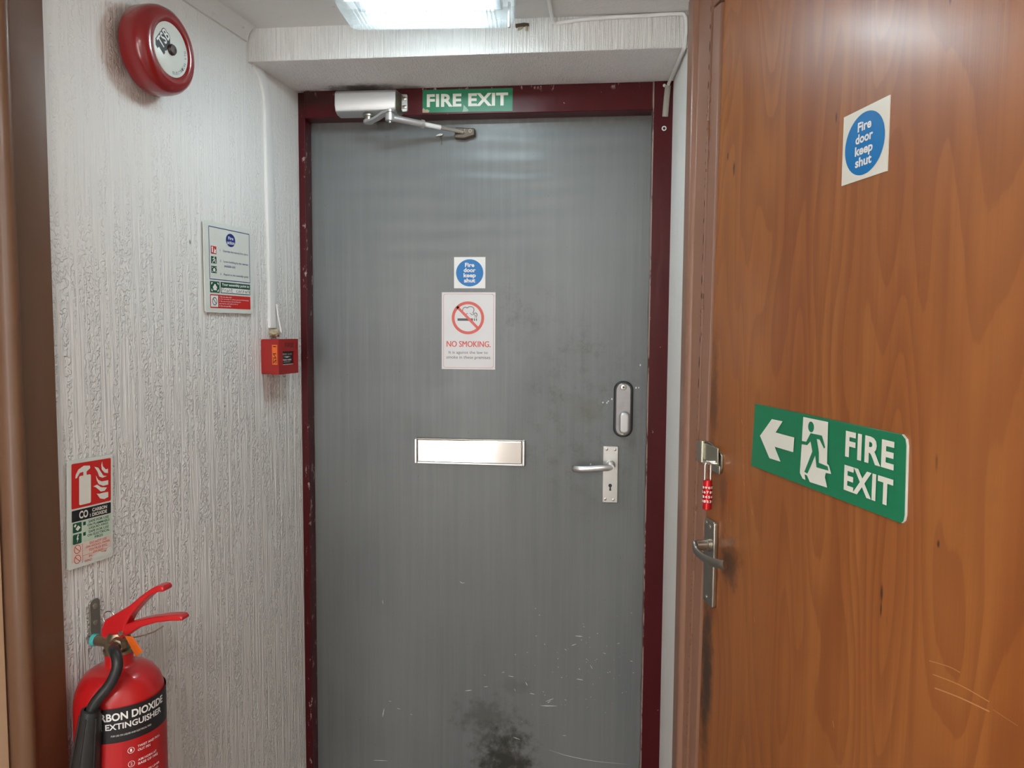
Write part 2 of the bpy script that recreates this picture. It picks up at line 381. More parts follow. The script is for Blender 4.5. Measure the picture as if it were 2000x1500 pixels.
struct(mb.build('floor', m_floor, smooth=0), 'lino lobby floor', 'floor')
# rounded coving where the ceiling meets the left wall
sec = [(-.01, -.032), (.006, -.032)]+[(.006+.030*(1-math.cos(math.radians(a))), -.032+.034*math.sin(math.radians(a))) for a in (15, 30, 45, 60, 75, 90)]+[(-.01, .004)]
mb = MB(); mb.add([(x, CEIL+b, max(a, .0005)) for x in (-3.0, -.246) for a, b in sec], [tuple(range(len(sec)-1, -1, -1)), tuple(range(len(sec), 2*len(sec)))]+[(i, (i+1) % len(sec), len(sec)+(i+1) % len(sec), len(sec)+i) for i in range(len(sec))])
struct(mb.build('trim_4', m_ceil, mtx=LEFT), 'rounded white coving along the top of the left wall', 'coving')

# ------------------------------------------------------------------ maroon frame and grey fire door
fr = bpy.data.objects.new('trim_1', None); C.objects.link(fr); fr.matrix_world = BACK
struct(fr, 'chipped maroon gloss door frame around the grey door', 'door frame')
def wobble(x0, x1, y0, y1, z0, z1, n=60, amp=.0022, side=0):
    """jamb whose outer painted edge wanders a little"""
    pts = [(x0, y0), (x1, y0)] if side == 0 else [(x0, y0)]
    if side == 0: pts += [(x1, y1)]+[(x0+amp*math.sin(i*1.7)*math.sin(i*.53+1)+random.uniform(-.0008, .0008), y1-(y1-y0)*i/n) for i in range(n)]
    else: pts += [(x1+amp*math.sin(i*1.3)*math.sin(i*.41)+random.uniform(-.0008, .0008), y0+(y1-y0)*i/n) for i in range(n+1)]+[(x0, y1)]
    return MB().prism(pts, z0, z1)
wobble(-.535, -.460, 0, 2.0795, -.0445, -.0005, side=0).build('jamb', m_maroon, fr, smooth=0, bevel=.002)
wobble(.457, .512, 0, 2.0795, -.0445, .012, side=1).build('jamb', m_maroon, fr, smooth=0, bevel=.002)
MB().box(-.4598, .4568, 2.010, 2.0795, -.0445, .010).build('head', m_maroon, fr, bevel=.002)
MB().lathe([(.0035, 0), (.006, .0005), (.006, .002), (.0035, .002)], (.4855, 1.962, .012), (0, 0, 1), 20, caps=False).build('plug_ring', m_cable, fr)
MB().lathe([(.0035, 0), (.0035, .0012)], (.4855, 1.962, .012), (0, 0, 1), 16).build('plug_hole', m_dark, fr)

dr = struct(MB().box(-.488, .488, .006, 2.03, -.090, -.045).build('door_1', m_grey, mtx=BACK, smooth=0), 'scuffed grey painted fire door with letter plate and lever', 'door')
DZ = -.045
# paint chips scraped out of the grey paint
SC = [[(-.0468, .7516), (-.0392, .7459), (-.0316, .7482)], [(-.2673, .6878), (-.2653, .676)], [(.0731, .4951), (.0816, .4987)], [(.0908, .4879), (.1084, .4858)], [(.0227, .4519), (.0353, .4537)], [(-.0308, .4373), (-.0104, .4406)], [(.1401, .4732), (.1462, .4618)], [(.1967, .42), (.219, .4301)], [(.2017, .4162), (.2116, .423)], [(.1818, .4072), (.2292, .4092)], [(.2668, .5836), (.2801, .5893)], [(.2763, .6119), (.2985, .6111)], [(.2477, .5734), (.2537, .5696)], [(.2981, .6409), (.302, .637)], [(.3192, .5316), (.3252, .5207)], [(.2803, .4901), (.3001, .4877)], [(.1071, .3117), (.1273, .3053)], [(.2055, .282), (.2582, .2675), (.3329, .2572), (.4266, .2551)], [(.353, .5679), (.3618, .5653)], [(.3916, .5952), (.3988, .5981)], [(.4264, .5492), (.4352, .5481)], [(-.2961, .2155), (-.2539, .2174)], [(-.2637, .3717), (-.2691, .3449)], [(.1514, .4415), (.1665, .4388)], [(.1086, .4518), (.1127, .4443)], [(.2451, .3261), (.255, .3252)], [(.0225, .4871), (.0276, .4848)], [(.2489, .4294), (.2553, .4272)], [(.1633, .6849), (.1683, .6831)], [(.2382, .4928), (.2432, .4905)], [(-.2271, .3739), (-.2156, .3726)], [(-.188, .3595), (-.1813, .3584)], [(-.2505, .3946), (-.2427, .393)]]
mb = PR()
for s in SC:
    L = sum((Vector(b)-Vector(a)).length for a, b in zip(s, s[1:]))
    pts = [Vector(p) for p in s]; wd = .0012 if len(s) > 3 else min(.0032, .0010+.10*L)*.62
    up = []; dn = []
    n = 7
    for i in range(n+1):
        t = i/n*(len(pts)-1); k = min(int(t), len(pts)-2); p = pts[k].lerp(pts[k+1], t-k); d = (pts[k+1]-pts[k]).normalized(); q = Vector((-d.y, d.x))
        a = wd*math.sin(math.pi*(i+.25)/(n+.5))*random.uniform(.5, 1.0); up.append(p+q*a*.6); dn.append(p-q*a*.6)
    mb.poly([tuple(v) for v in dn+up[::-1]], DZ+.0003)
for _ in range(70):
    x, y = random.gauss(.31, .11), random.gauss(.54, .09)
    if .44 > x > .1 and y > .3:
        r = random.uniform(.0005, .0013); mb.poly([(x+r*math.cos(a)*random.uniform(.6, 1.3), y+r*math.sin(a)*random.uniform(.6, 1.2)) for a in [k*1.05 for k in range(6)]], DZ+.0003)
for x, y in ((.3425, 1.2585), (.3535, 1.2580), (.357, 1.262), (.3665, 1.268), (.430, 1.2995), (.437, 1.300), (.312, 1.09), (.42, 1.10), (.436, 1.042), (.44, 1.36)):
    mb.poly([(x+.0018*math.cos(a)*random.uniform(.6, 1.3), y+.0026*math.sin(a)*random.uniform(.5, 1.3)) for a in [k*.9 for k in range(7)]], DZ+.0003)
mb.build('paint_chips', m_chip, dr, smooth=0, kind='stuff')
MB().prism(rrect(.397, .441, .969, 1.121, .002), DZ-.001, DZ+.0007).build('lock_cover', m_grey, dr, smooth=0, bevel=.0003)
MB().prism(rrect(.430, .453, 1.318, 1.357, .002), DZ-.001, DZ+.0006).build('filler_plate', m_grey, dr, smooth=0, bevel=.0003)

# letter plate
lp = MB().prism(rrect(-.1722, .1345, 1.0805, 1.1525, .003), DZ-.002, DZ+.004).build('letter_plate', m_alu, dr, bevel=.0012)
MB().prism(rrect(-.1640, .1262, 1.0860, 1.1490, .004), DZ+.004, DZ+.0095).build('flap', m_polish, lp, bevel=.003, seg=4)
for x in (-.1682, .1304):
    MB().box(x-.0036, x+.0036, 1.082, 1.151, DZ+.004, DZ+.012).build('end_stop', m_alu, lp, bevel=.0015)
MB().cyl((-.166, 1.1505, DZ+.006), (.128, 1.1505, DZ+.006), .0022, n=12).build('hinge_pin', m_steel, lp)
# lever handle on its plate
hp = MB().prism(rrect(.3448, .3858, .9875, 1.1412, .0015), DZ-.002, DZ+.006).build('handle_plate', m_alu, dr, bevel=.0012)
for x, y in ((.3548, 1.1325), (.3768, 1.1322), (.3528, .9968), (.3745, .9958)):
    MB().lathe([(.0036, 0), (.0036, .0012), (.002, .0018)], (x, y, DZ+.006), (0, 0, 1), 16).build('screw', m_steel, hp)
mb = MB(); mb.lathe([(.0048, 0), (.0048, .0008)], (.3655, 1.0345, DZ+.006), (0, 0, 1), 20); mb.prism([(.3630, 1.0205), (.3686, 1.0205), (.3672, 1.033), (.3642, 1.033)], DZ+.006, DZ+.0069)
mb.build('keyhole', m_black, hp)
MB().lathe([(.0125, 0), (.0125, .006), (.0105, .010), (.0100, .042), (.0095, .046)], (.3660, 1.0905, DZ+.006), (0, 0, 1), 28).build('boss', m_alu, hp)
path = smooth_path([(.372, 1.0905, DZ+.046), (.358, 1.0905, DZ+.050), (.340, 1.0895, DZ+.052), (.310, 1.0865, DZ+.052), (.285, 1.0850, DZ+.050), (.270, 1.0850, DZ+.044), (.2685, 1.0850, DZ+.036)], 6)
sec = [(.0058*math.cos(a), .0088*math.sin(a)) for a in [2*math.pi*i/16 for i in range(16)]]
MB().sweep(path, sec, up=(0, 1, 0)).build('lever', m_alu, hp, smooth=60)
# digital code lock
cl = MB().prism(rrect(.3712, .4222, 1.1670, 1.3172, .0235, 10), DZ-.002, DZ+.007).build('code_lock', m_black, dr, bevel=.002)
MB().prism(rrect(.3762, .4172, 1.1715, 1.3125, .0195, 10), DZ+.007, DZ+.016).build('face_plate', pbr('worn_lock_silver', (.34, .33, .34), .34, .8, var=.25, ns=90), cl, bevel=.003, seg=3)
MB().lathe([(.0085, 0), (.0085, .001), (.006, .0022), (.0028, .0022), (.0028, .0008)], (.3965, 1.3015, DZ+.016), (0, 0, 1), 24).build('screw_cup', m_chrome, cl)
MB().lathe([(.0027, 0), (.0027, .0012)], (.3965, 1.3015, DZ+.0165), (0, 0, 1), 12).build('screw_socket', m_black, cl)
kn = MB().prism(rrect(.3860, .4130, 1.1790, 1.2375, .0125, 10), DZ+.022, DZ+.036).build('thumb_turn', m_silver, cl, bevel=.006, seg=4)
MB().cyl((.3995, 1.205, DZ+.016), (.3995, 1.205, DZ+.024), .008).build('spindle', m_steel, cl)
MB().lathe([(.0035, 0), (.0035, .0015), (.002, .002)], (.3970, 1.1765, DZ+.016), (0, 0, 1), 14).build('screw', m_steel, cl)

# ------------------------------------------------------------------ side door in the right wall
tr = bpy.data.objects.new('trim_2', None); C.objects.link(tr); tr.matrix_world = RIGHT
struct(tr, 'pinkish brown painted frame beside the varnished wooden door', 'door frame')
def lift(sec, y0, y1, shear=0):
    n = len(sec); vs = [(a+shear*(y-1.0)*k, y, b) for y in (y0, y1) for a, b, k in sec]
    return MB().add(vs, [tuple(range(n)), tuple(range(2*n-1, n-1, -1))]+[(i, n+i, n+(i+1) % n, (i+1) % n) for i in range(n)])
SH = .0255   # the closing edge leans out of plumb
lift([(-.058, -.03, 0), (-.058, .006, 0), (-.053, .014, 0), (-.045, .016, 0), (-.012, .018, 0), (-.006, .020, 0), (0, .0245, 0), (.005, .0255, 0), (.010, .0225, 0), (.013, .016, 0), (.018, .0148, 0), (.0465, .0145, 1), (.048, .010, 1), (.048, -.03, 1)], 0, 2.11, SH).build('architrave', m_brown, tr, bevel=.001, smooth=50)
lift([(.0497, -.03, 1), (.0497, .010, 1), (.0515, .0125, 1), (.072, .0118, 1), (.0815, .0105, 1), (.083, .008, 1), (.083, -.03, 1)], 0, 2.045, SH).build('frame_post', m_brown, tr, bevel=.001)
mb = PR(); y = 2.085
while y > .60:
    h = random.uniform(.008, .030) if (y > 1.90 or 1.35 < y < 1.72) else random.uniform(.003, .010); wd = random.uniform(.0014, .0034) if h > .01 else random.uniform(.0008, .0018)
    x = .0425+SH*(y-1)+random.uniform(-.0012, .0012)
    mb.poly([(x+wd*.2, y-h), (x+wd, y-h*.6), (x+wd*.8, y-h*.2), (x+wd*.3, y), (x-wd*.2, y-h*.3), (x-wd*.3, y-h*.7)], .0150)
    y -= h+random.uniform(.006, .022)
mb.build('crack', m_dark, tr, smooth=0, kind='stuff')
MB().box(.0505, .96, 2.0505, 2.11, -.03, .012).build('frame_head', m_brown, tr, bevel=.001)
MB().box(.945, 1.02, 0, 2.0495, -.03, .012).build('frame_post', m_brown, tr, bevel=.002)
# flaked paint beside the crack: small ragged lumps
for i in range(34):
    y = random.uniform(.55, 2.08); x = .0478+SH*(y-1)+random.choice((-1, 1))*random.uniform(.002, .005); h = random.uniform(.006, .022)
    pts = [(x+random.uniform(-.0012, .0012), y-h/2), (x+random.uniform(.0008, .0022), y-h*.2), (x+random.uniform(.0008, .002), y+h*.25), (x, y+h/2), (x-random.uniform(.0008, .002), y+h*.2), (x-random.uniform(.0008, .002), y-h*.25)]
    MB().prism(pts, .010, random.uniform(.0145, .0165)).build('paint_flake', m_brown, tr, bevel=0)

E0, E1 = .086+SH*(0-1), .086+SH*(2.045-1)
d2 = struct(MB().prism([(E0, .006), (.944, .006), (.944, 2.046), (E1, 2.046)], -.036, .006).build('door_2', m_wood, mtx=RIGHT, smooth=0), 'varnished orange brown wood veneer door with padlocked hasp', 'door')
FZ = .006
mb = PR()
for s, wd in (([(.7345, 1.0941), (.7645, 1.101), (.7817, 1.1024)], .0012), ([(.7416, 1.082), (.7826, 1.0894), (.8226, 1.0917)], .0016), ([(.7456, 1.0687), (.7835, 1.0765), (.8233, 1.0822)], .0022), ([(.828, 1.0865), (.8593, 1.0865)], .0006)):
    mb.line([tuple(p) for p in smooth_path([(*p, 0) for p in s], 4) for p in [p[:2]]], wd*.6, FZ+.0002)
for x, y in ((.235, 1.30), (.243, 1.262), (.246, 1.224), (.251, 1.197), (.305, .98), (.285, 1.155), (.55, .93), (.20, 1.12)):
    mb.line([(x, y), (x+.003, y-.007)], .0012, FZ+.0002)
mb.build('scratch_marks', pbr('bare_wood', (.52, .25, .09), .5), d2, smooth=0, kind='stuff')
# hasp across the gap
hs = MB().prism([(.112, 1.1905), (.150, 1.1905), (.158, 1.1945), (.163, 1.204), (.163, 1.2245), (.156, 1.2290), (.103, 1.2420), (.083, 1.2420), (.083, 1.2060), (.112, 1.2030)][::1], FZ, FZ+.004).build('hasp', m_zinc, d2, bevel=.0008)
MB().box(.064, .084, 1.2015, 1.2400, .010, .020).build('staple_plate', m_zinc, hs, bevel=.0015)
MB().cyl((.085, 1.2012, FZ+.010), (.085, 1.2425, FZ+.010), .0048, n=16).build('knuckle', m_zinc, hs)
MB().box(.084, .1555, 1.2075, 1.2385, FZ+.006, FZ+.009).build('strap', m_zinc, hs, bevel=.001)
MB().prism([(.112, 1.1910), (.160, 1.1910), (.160, 1.2062), (.112, 1.2062)], FZ+.004, FZ+.007).build('fold', m_zinc, hs, bevel=.0012)
tp = smooth_path([(.128, 1.2080, FZ+.005), (.128, 1.2085, FZ+.020), (.136, 1.2085, FZ+.027), (.144, 1.2085, FZ+.020), (.144, 1.2080, FZ+.005)], 5)
MB().tube(tp, .0024, 10, up=(0, 1, 0)).build('staple', m_chrome, hs)
# lever handle on long plate
wp = MB().prism(rrect(.1000, .1470, .9360, 1.0985, .005), FZ-.001, FZ+.009).build('handle_plate', m_steel, d2, bevel=.003, seg=3)
for x, y in ((.110, 1.0905), (.128, 1.0860), (.118, .9490)):
    MB().lathe([(.0042, 0), (.0042, .001), (.002, .002)], (x, y, FZ+.009), (0, 0, 1), 16).build('screw', m_zinc, wp)
MB().lathe([(.0125, 0), (.0125, .004), (.0100, .006), (.0095, .024)], (.1240, 1.0510, FZ+.009), (0, 0, 1), 28).build('boss', m_steel, wp)
path = smooth_path([(.1190, 1.0520, FZ+.033), (.1225, 1.0500, FZ+.0355), (.1330, 1.0425, FZ+.036), (.1600, 1.0380, FZ+.033), (.1960, 1.0400, FZ+.030), (.2230, 1.0440, FZ+.026), (.2330, 1.0465, FZ+.022)], 6)
sec = [(.0048*math.cos(a), .0080*math.sin(a)) for a in [2*math.pi*i/16 for i in range(16)]]
MB().sweep(path, sec, up=(0, 1, 0)).build('lever', m_steel, wp, smooth=60)

# red combination padlock hanging in the hasp
pk = thing('padlock', 'small red combination padlock hanging from the zinc hasp', 'padlock', RIGHT, .1500, 1.1245, .030)
MB().lathe([(.0060, 0), (.0082, .0012), (.0082, .0530), (.0070, .0552)], (0, 0, 0), (0, 1, 0), 28).build('body', m_redan, pk)
for k in range(4):
    MB().lathe([(.0086, 0), (.0089, .0008), (.0089, .0058), (.0086, .0066)], (0, .0130+k*.0085, 0), (0, 1, 0), 28, caps=False).build('dial', m_redan, pk)
    q = PR()
    for a in range(10):
        t = a*2*math.pi/10+.3*k
        q.text(str((a+k*3) % 10), -.0021, .0021, -.0023, .0023, .0091, .05, xf=lambda x, y, z, t=t, k=k: (math.sin(t+x/.0091)*.0091, y+.0163+k*.0085, math.cos(t+x/.0091)*.0091))
    q.build('digits', m_print, pk, smooth=0)
sp = [(-.0005, .054, -.0055), (-.0005, .078, -.0055)]+[(-.0005, .0815+.0055*math.sin(math.radians(a)), -.0055*math.cos(math.radians(a))) for a in range(0, 181, 20)]+[(-.0005, .078, .0055), (-.0005, .054, .0055)]
MB().tube(sp, .0021, 12, up=(1, 0, 0)).build('shackle', m_chrome, pk)

# ------------------------------------------------------------------ brown frame and cream door in the left wall
t3 = bpy.data.objects.new('trim_3', None); C.objects.link(t3); t3.matrix_world = LEFT
struct(t3, 'tan brown painted frame at the end of the combed plaster wall', 'door frame')
lift([(-.846, -.03, 0), (-.846, .010, 0), (-.849, .013, 0), (-.913, .013, 0), (-.916, .015, 0), (-.920, .021, 0), (-.926, .024, 0), (-.933, .023, 0), (-.938, .018, 0), (-.941, .012, 0), (-.9435, .004, 0), (-.9435, -.05, 0)][::-1], 0, 2.10).build('architrave', m_brown2, t3, bevel=.0008, smooth=50)
MB().box(-1.645, -.945, 2.045, 2.10, -.05, .010).build('frame_head', m_brown2, t3, bevel=.002)
MB().box(-1.72, -1.647, 0, 2.10, -.05, .010).build('frame_post', m_brown2, t3, bevel=.002)
struct(MB().box(-1.645, -.9475, .006, 2.043, -.045, -.004).build('door_3', m_cream, mtx=LEFT, bevel=.002), 'cream painted door edge beside the tan brown frame', 'door')

# ------------------------------------------------------------------ bulkhead light on the ceiling
cm = Matrix(((1, 0, 0, 0), (0, -1, 0, 0), (0, 0, -1, 0), (0, 0, 0, 1)))
CEILF = Matrix.Translation((-.026, -.452, CEIL)) @ cm
bl = bpy.data.objects.new('bulkhead_light', None); C.objects.link(bl); bl.matrix_world = CEILF @ Matrix.Rotation(-.055, 4, 'Z')
tag(bl, 'lit emergency bulkhead light with clear ribbed cover on the ceiling', 'light')
MB().prism(rrect(-.178, .178, -.070, .070, .012), 0, .030).build('body', m_white, bl, bevel=.004)
def clear(name, fac, tint):
    t = NT(name); a = t.n('ShaderNodeBsdfTransparent', Color=tint).outputs[0]
    b = t.n('ShaderNodeBsdfGlass', Roughness=.12, IOR=1.3, Color=tint).outputs[0]; c = t.n('ShaderNodeBsdfTranslucent', Color=tint).outputs[0]
    d = t.n('ShaderNodeBsdfGlossy', Roughness=.15, Color=(1, 1, 1)).outputs[0]
    nz = t.noise((20, 20, 20), 2)
    e = t.n('ShaderNodeMixShader', i0=t.rng(nz, .3, .7, .035, .055), i1=a, i2=c).outputs[0]
    g = t.n('ShaderNodeMixShader', i0=.10, i1=e, i2=d).outputs[0]
    t.t.links.new(g, t.out.inputs[0]); return t.m
m_cover = clear('clear_cover', .3, (.90, .97, 1.0))
# ribbed cover: rounded trough whose underside carries cross ribs
NX, prof = 170, [(-.068, .028), (-.067, .050), (-.063, .068), (-.055, .077), (-.046, .0795), (-.030, .080), (-.015, .080), (0, .080), (.015, .080), (.030, .080), (.046, .0795), (.055, .077), (.063, .068), (.067, .050), (.068, .028)]
vs = []; fs = []
for i in range(NX+1):
    x = -.174+.348*i/NX; e = min(1, (.174-abs(x))/.020); e = math.sqrt(max(0, 1-(1-e)**2))*.32+.68 if e < 1 else 1
    rib = .0011*math.sin(2*math.pi*x/.0082)*(1 if abs(x) < .145 else 0)
    for y, z in prof: vs.append((x, y*(1-.10*(1-e)), .028+(z-.028)*e+(rib if abs(y) < .05 else 0)))
n = len(prof)
for i in range(NX):
    for j in range(n-1): a = i*n+j; fs.append((a, a+1, a+n+1, a+n))
fs += [tuple(range(n-1, -1, -1)), tuple(range(NX*n, NX*n+n))]
MB().add(vs, fs).build('cover', m_cover, bl, smooth=50)
def emit(name, col, st):
    t = NT(name); nz = t.noise((8, 8, 8), 1); k = t.rng(nz, .2, .8, st*.95, st*1.05)
    e = t.n('ShaderNodeEmission', Color=(*col, 1), Strength=k); t.t.links.new(e.outputs[0], t.out.inputs[0]); return t.m
m_led = emit('led_light', (.86, .97, 1.0), BULKHEAD)
MB().box(-.150, .150, -.045, .048, .030, .046).build('gear_tray', pbr('tray_grey', (.06, .065, .07), .4), bl, bevel=.003)
mb = MB()
for i in range(34):
    x = -.128+i*.0078; mb.box(x-.0020, x+.0020, -.030, .034, .0462, .0520)
mb.build('light_bars', m_led, bl, smooth=0, kind='stuff')
MB().lathe([(.0032, 0), (.0028, .002)], (.098, -.040, .0462), (0, 0, 1), 16).build('indicator', emit('indicator_green', (.1, 1, .3), 6.0), bl)
MB().lathe([(.010, 0), (.010, .012), (.0075, .013), (.0075, .024)], (.176, .012, .018), (1, 0, 0), 20).build('cable_gland', m_black, bl)
MB().cyl((.163, -.045, .030), (.163, -.045, .080), .003, n=10).build('cover_screw', m_steel, bl)

# white cable from the light over the lintel to the frame corner
cb = bpy.data.objects.new('lamp_cable', None); C.objects.link(cb); cb.matrix_world = WORLD
cb.location = (.175, -.47, CEIL); tag(cb, 'white painted cable running from the bulkhead light along the lintel', 'cable')
off = Vector((.175, -.47, CEIL))
pts = [(.178, -.482, 2.138), (.190, -.47, 2.148), (.206, -.42, 2.151), (.212, -.34, 2.150), (.214, -.28, 2.147), (.219, -.2425, 2.142), (.245, -.2425, 2.1435), (.30, -.2425, 2.148), (.40, -.2425, 2.150), (.49, -.2430, 2.1515), (.507, -.2440, 2.146), (.5105, -.2430, 2.12), (.509, -.2400, 2.088), (.506, -.228, 2.0765), (.503, -.16, 2.0762), (.499, -.07, 2.0762), (.494, -.022, 2.070), (.4915, -.0165, 2.055)]
MB().tube([Vector(p)-off for p in smooth_path(pts, 6)], .0042, 10).build('sheath', m_cable, cb, smooth=60)
sec = [(.0075*math.cos(a), .0045*math.sin(a)) for a in [2*math.pi*i/14 for i in range(14)]]
MB().sweep([Vector(p)-off for p in ((.4925, -.0170, 2.066), (.4900, -.0165, 2.035), (.4872, -.0165, 1.990))], sec, up=(0, 1, 0)).build('conduit_sleeve', m_conduit, cb, smooth=60)
MB().lathe([(.004, 0), (.004, .0015), (.002, .0025)], Vector((.4840, -.012, 2.068))-off, (0, -1, 0), 14).build('clip_nail', m_cable, cb)

# torn plaster and bare fixing clip on the lintel beside the light
ck = thing('fixing_clip', 'bent brown metal fixing clip sticking out beside the bulkhead light', 'clip', BACK, .145, 2.137, HY)
MB().prism([(-.014, -.002), (.016, .001), (.0165, .0045), (.006, .006), (-.014, .004)], .0, .010).build('strap', m_bronze, ck, bevel=.0006)
MB().prism([(.008, -.010), (.0125, -.011), (.0130, .000), (.0085, .000)], .001, .006).build('prong', m_sealant, ck, bevel=.0005)
MB().prism([(-.010, -.008), (.001, -.004), (.003, .000), (-.010, -.0005)], .0, .004).build('plaster_scrap', m_sealant, ck, bevel=.0005)

# ceiling panel light further back in the lobby (lights the scene from behind the camera)
pn = bpy.data.objects.new('panel_light', None); C.objects.link(pn); pn.matrix_world = Matrix.Translation((.05, -2.72, CEIL)) @ cm
tag(pn, 'square white framed ceiling panel light in the lobby', 'light')
MB().prism(rrect(-.31, .31, -.31, .31, .01), 0, .018).build('frame', m_white, pn, bevel=.003)
MB().box(-.285, .285, -.285, .285, .0182, .024).build('diffuser', emit('panel_glow', (1.0, .98, .95), PANEL), pn, smooth=0)

# ------------------------------------------------------------------ door closer
dc = thing('door_closer', 'silver overhead door closer with folding arm on the maroon frame', 'door closer', BACK, -.275, 2.035, .010)
prof = [(.000, .0300), (.040, .0300), (.0485, .0230), (.0500, -.0080), (.0440, -.0225), (.0300, -.0285), (.0, -.0285)]  # (out, up)
MB().prism(prof, -.083, .078, swap=lambda a, b, h: (h, b, a)).build('body', m_silver, dc, bevel=.002)
mb = MB(); mb.add([(.078, y, z) for z, y in [(a, b) for a, b in prof]]+[(.088, y*.72+.000, z*.62) for z, y in prof], [tuple(range(6, -1, -1)), tuple(range(7, 14))]+[(i, (i+1) % 7, 7+(i+1) % 7, 7+i) for i in range(7)])
mb.build('end_cap', m_steel, dc, bevel=.001)
pl = MB().prism(rrect(.0775, .0985, -.0165, .0285, .004), .0, .006).build('fixing_plate', m_silver, dc, bevel=.001)
for y in (.0165, -.0045): MB().lathe([(.0048, 0), (.0048, .001), (.0025, .002)], (.0915, y, .006), (0, 0, 1), 18).build('screw', m_steel, pl)
MB().lathe([(.0150, 0), (.0150, .004), (.0105, .005), (.0105, .016)], (.0, -.0285, .025), (0, -1, 0), 26).build('spindle', m_steel, dc)
# main arm: from spindle towards the camera and across
mb = MB(); sec = [(-.010, -.003), (.010, -.003), (.010, .003), (-.010, .003)]
pa = smooth_path([(-.004, -.046, .024), (.012, -.0475, .040), (.035, -.043, .055), (.052, -.036, .064), (.069, -.0325, .069)], 5)
m1 = MB().sweep(pa, sec, up=(0, 1, 0)); m1.lathe([(.0135, -.004), (.0135, .004)], (.0, -.046, .026), (0, 1, 0), 24); m1.lathe([(.0115, -.003), (.0115, .0035)], (.069, -.0325, .069), (0, 1, 0), 22)
m1.build('main_arm', m_silver, dc, bevel=.0012, smooth=50)
MB().lathe([(.0105, 0), (.0105, .012), (.0078, .013), (.0078, .019), (.004, .020), (.004, .025)], (.069, -.0360, .069), (0, -1, 0), 22).build('elbow_pin', m_zinc, dc)
A = Vector((.069, -.0480, .069)); B = Vector((.245, -.0625, -.036)); dv = (B-A)
MB().cyl(A, A+dv*.42, .0085, .0085, 16).lathe([(.0120, -.008), (.0120, .008)], A, (0, 1, 0), 20).build('forearm', m_silver, dc)
MB().cyl(A+dv*.40, A+dv*.44, .0105, n=18).build('sleeve', m_silver, dc)
MB().cyl(A+dv*.43, A+dv*.66, .0060, n=14).build('rod', m_white, dc)
MB().cyl(A+dv*.65, A+dv*.97, .0050, n=14).build('rod', m_conduit, dc)
bk = MB().prism([(.2150, -.0760), (.2400, -.0785), (.2700, -.0700), (.2700, -.0525), (.2185, -.0490)], -.0548, -.034).build('arm_shoe', m_bronze, dc, bevel=.002)
q = PR(); q.rect(.2300, .2360, -.0620, -.0550, -.0337); q.rect(.2380, .2480, -.0630, -.0610, -.0337); q.rect(.2420, .2440, -.061, -.0545, -.0337); q.ring(.2580, -.0590, .0022, .0048, -.0337); q.build('stamping', m_sealant, bk, smooth=0)
hk = thing('screw_hook', 'tiny bent dark screw hook left in the grey door', 'hook', BACK, -.103, 1.966, DZ)
MB().prism([(-.010, .001), (.008, .003), (.011, .0075), (.002, .0095), (-.009, .0050)], 0, .006).build('head', m_steel, hk, bevel=.0008)
MB().tube([(.002, .002, .003), (.0035, -.006, .006), (.0045, -.0145, .005), (.0050, -.020, .002)], .0016, 8).build('shank', m_steel, hk)

# ------------------------------------------------------------------ signs
def plate(t, x0, x1, y0, y1, th, mat, r=.0, corners=(1, 1, 1, 1), name='plate'):
    return MB().prism(rrect(x0, x1, y0, y1, r, 6, corners) if r else [(x0, y0), (x1, y0), (x1, y1), (x0, y1)], 0, th).build(name, mat, t, smooth=30, bevel=0)
# FIRE EXIT sticker on the frame head
t = thing('fire_exit_sticker', 'worn green FIRE EXIT sticker on the maroon frame head', 'sign', BACK, -.1375, 2.0160, .0101, rot=-.004)
plate(t, 0, .2368, 0, .0578, .0006, m_green)
q = PR(); q.text('FIRE EXIT', .0115, .2250, .0140, .0468, .0009, .035, space=1.05); q.build('lettering', m_luminous, t, smooth=0)
q = PR(); q.poly([(.0, .0), (.016, .0), (.019, .005), (.012, .009), (.008, .007), (.003, .012), (.0, .009)], .0010); q.build('torn_patch', m_sealant, t, smooth=0)
q = PR(); q.poly([(.106, .0005), (.120, .0005), (.122, .005), (.114, .013), (.109, .018), (.108, .008)], .0012); q.build('peeled_patch', pbr('peeled_vinyl', (.30, .48, .38), .4), t, smooth=0)
# Fire door keep shut: one maker for the two sizes
def keep_shut(fr, x, y, z, w, h, label, mat, rot=0):
    t = thing('fire_door_sign', label, 'sign', fr, x, y, z, rot)
    plate(t, 0, w, 0, h, .0012 if w > .09 else .0006, mat)
    z0 = .0016 if w > .09 else .0009; r = h*.435; cx, cy = w/2, h*.495
    q = PR(); q.disc(cx, cy, w*.435, z0, ry=h*.435); q.build('blue_disc', m_blue, t, smooth=0)
    q = PR()
    for k, (s, wd) in enumerate((('Fire', .30), ('door', .38), ('keep', .39), ('shut', .36))):
        base = cy+h*(.185-.165*k)
        up = {'Fire': .135, 'door': .135, 'keep': .135, 'shut': .135}[s]; lo = .04 if s == 'keep' else 0
        q.text(s, cx-w*wd/2, cx+w*wd/2, base-h*lo, base+h*up, z0+.0003, .03)
    q.build('lettering', m_print, t, smooth=0)
keep_shut(BACK, -.0634, 1.5630, DZ, .0857, .0840, 'small square blue and white fire door sticker on the grey door', m_print)
keep_shut(RIGHT, .5255, 1.6412, FZ, .0980, .0880, 'square blue and white fire door sign on the wooden door', m_luminous)
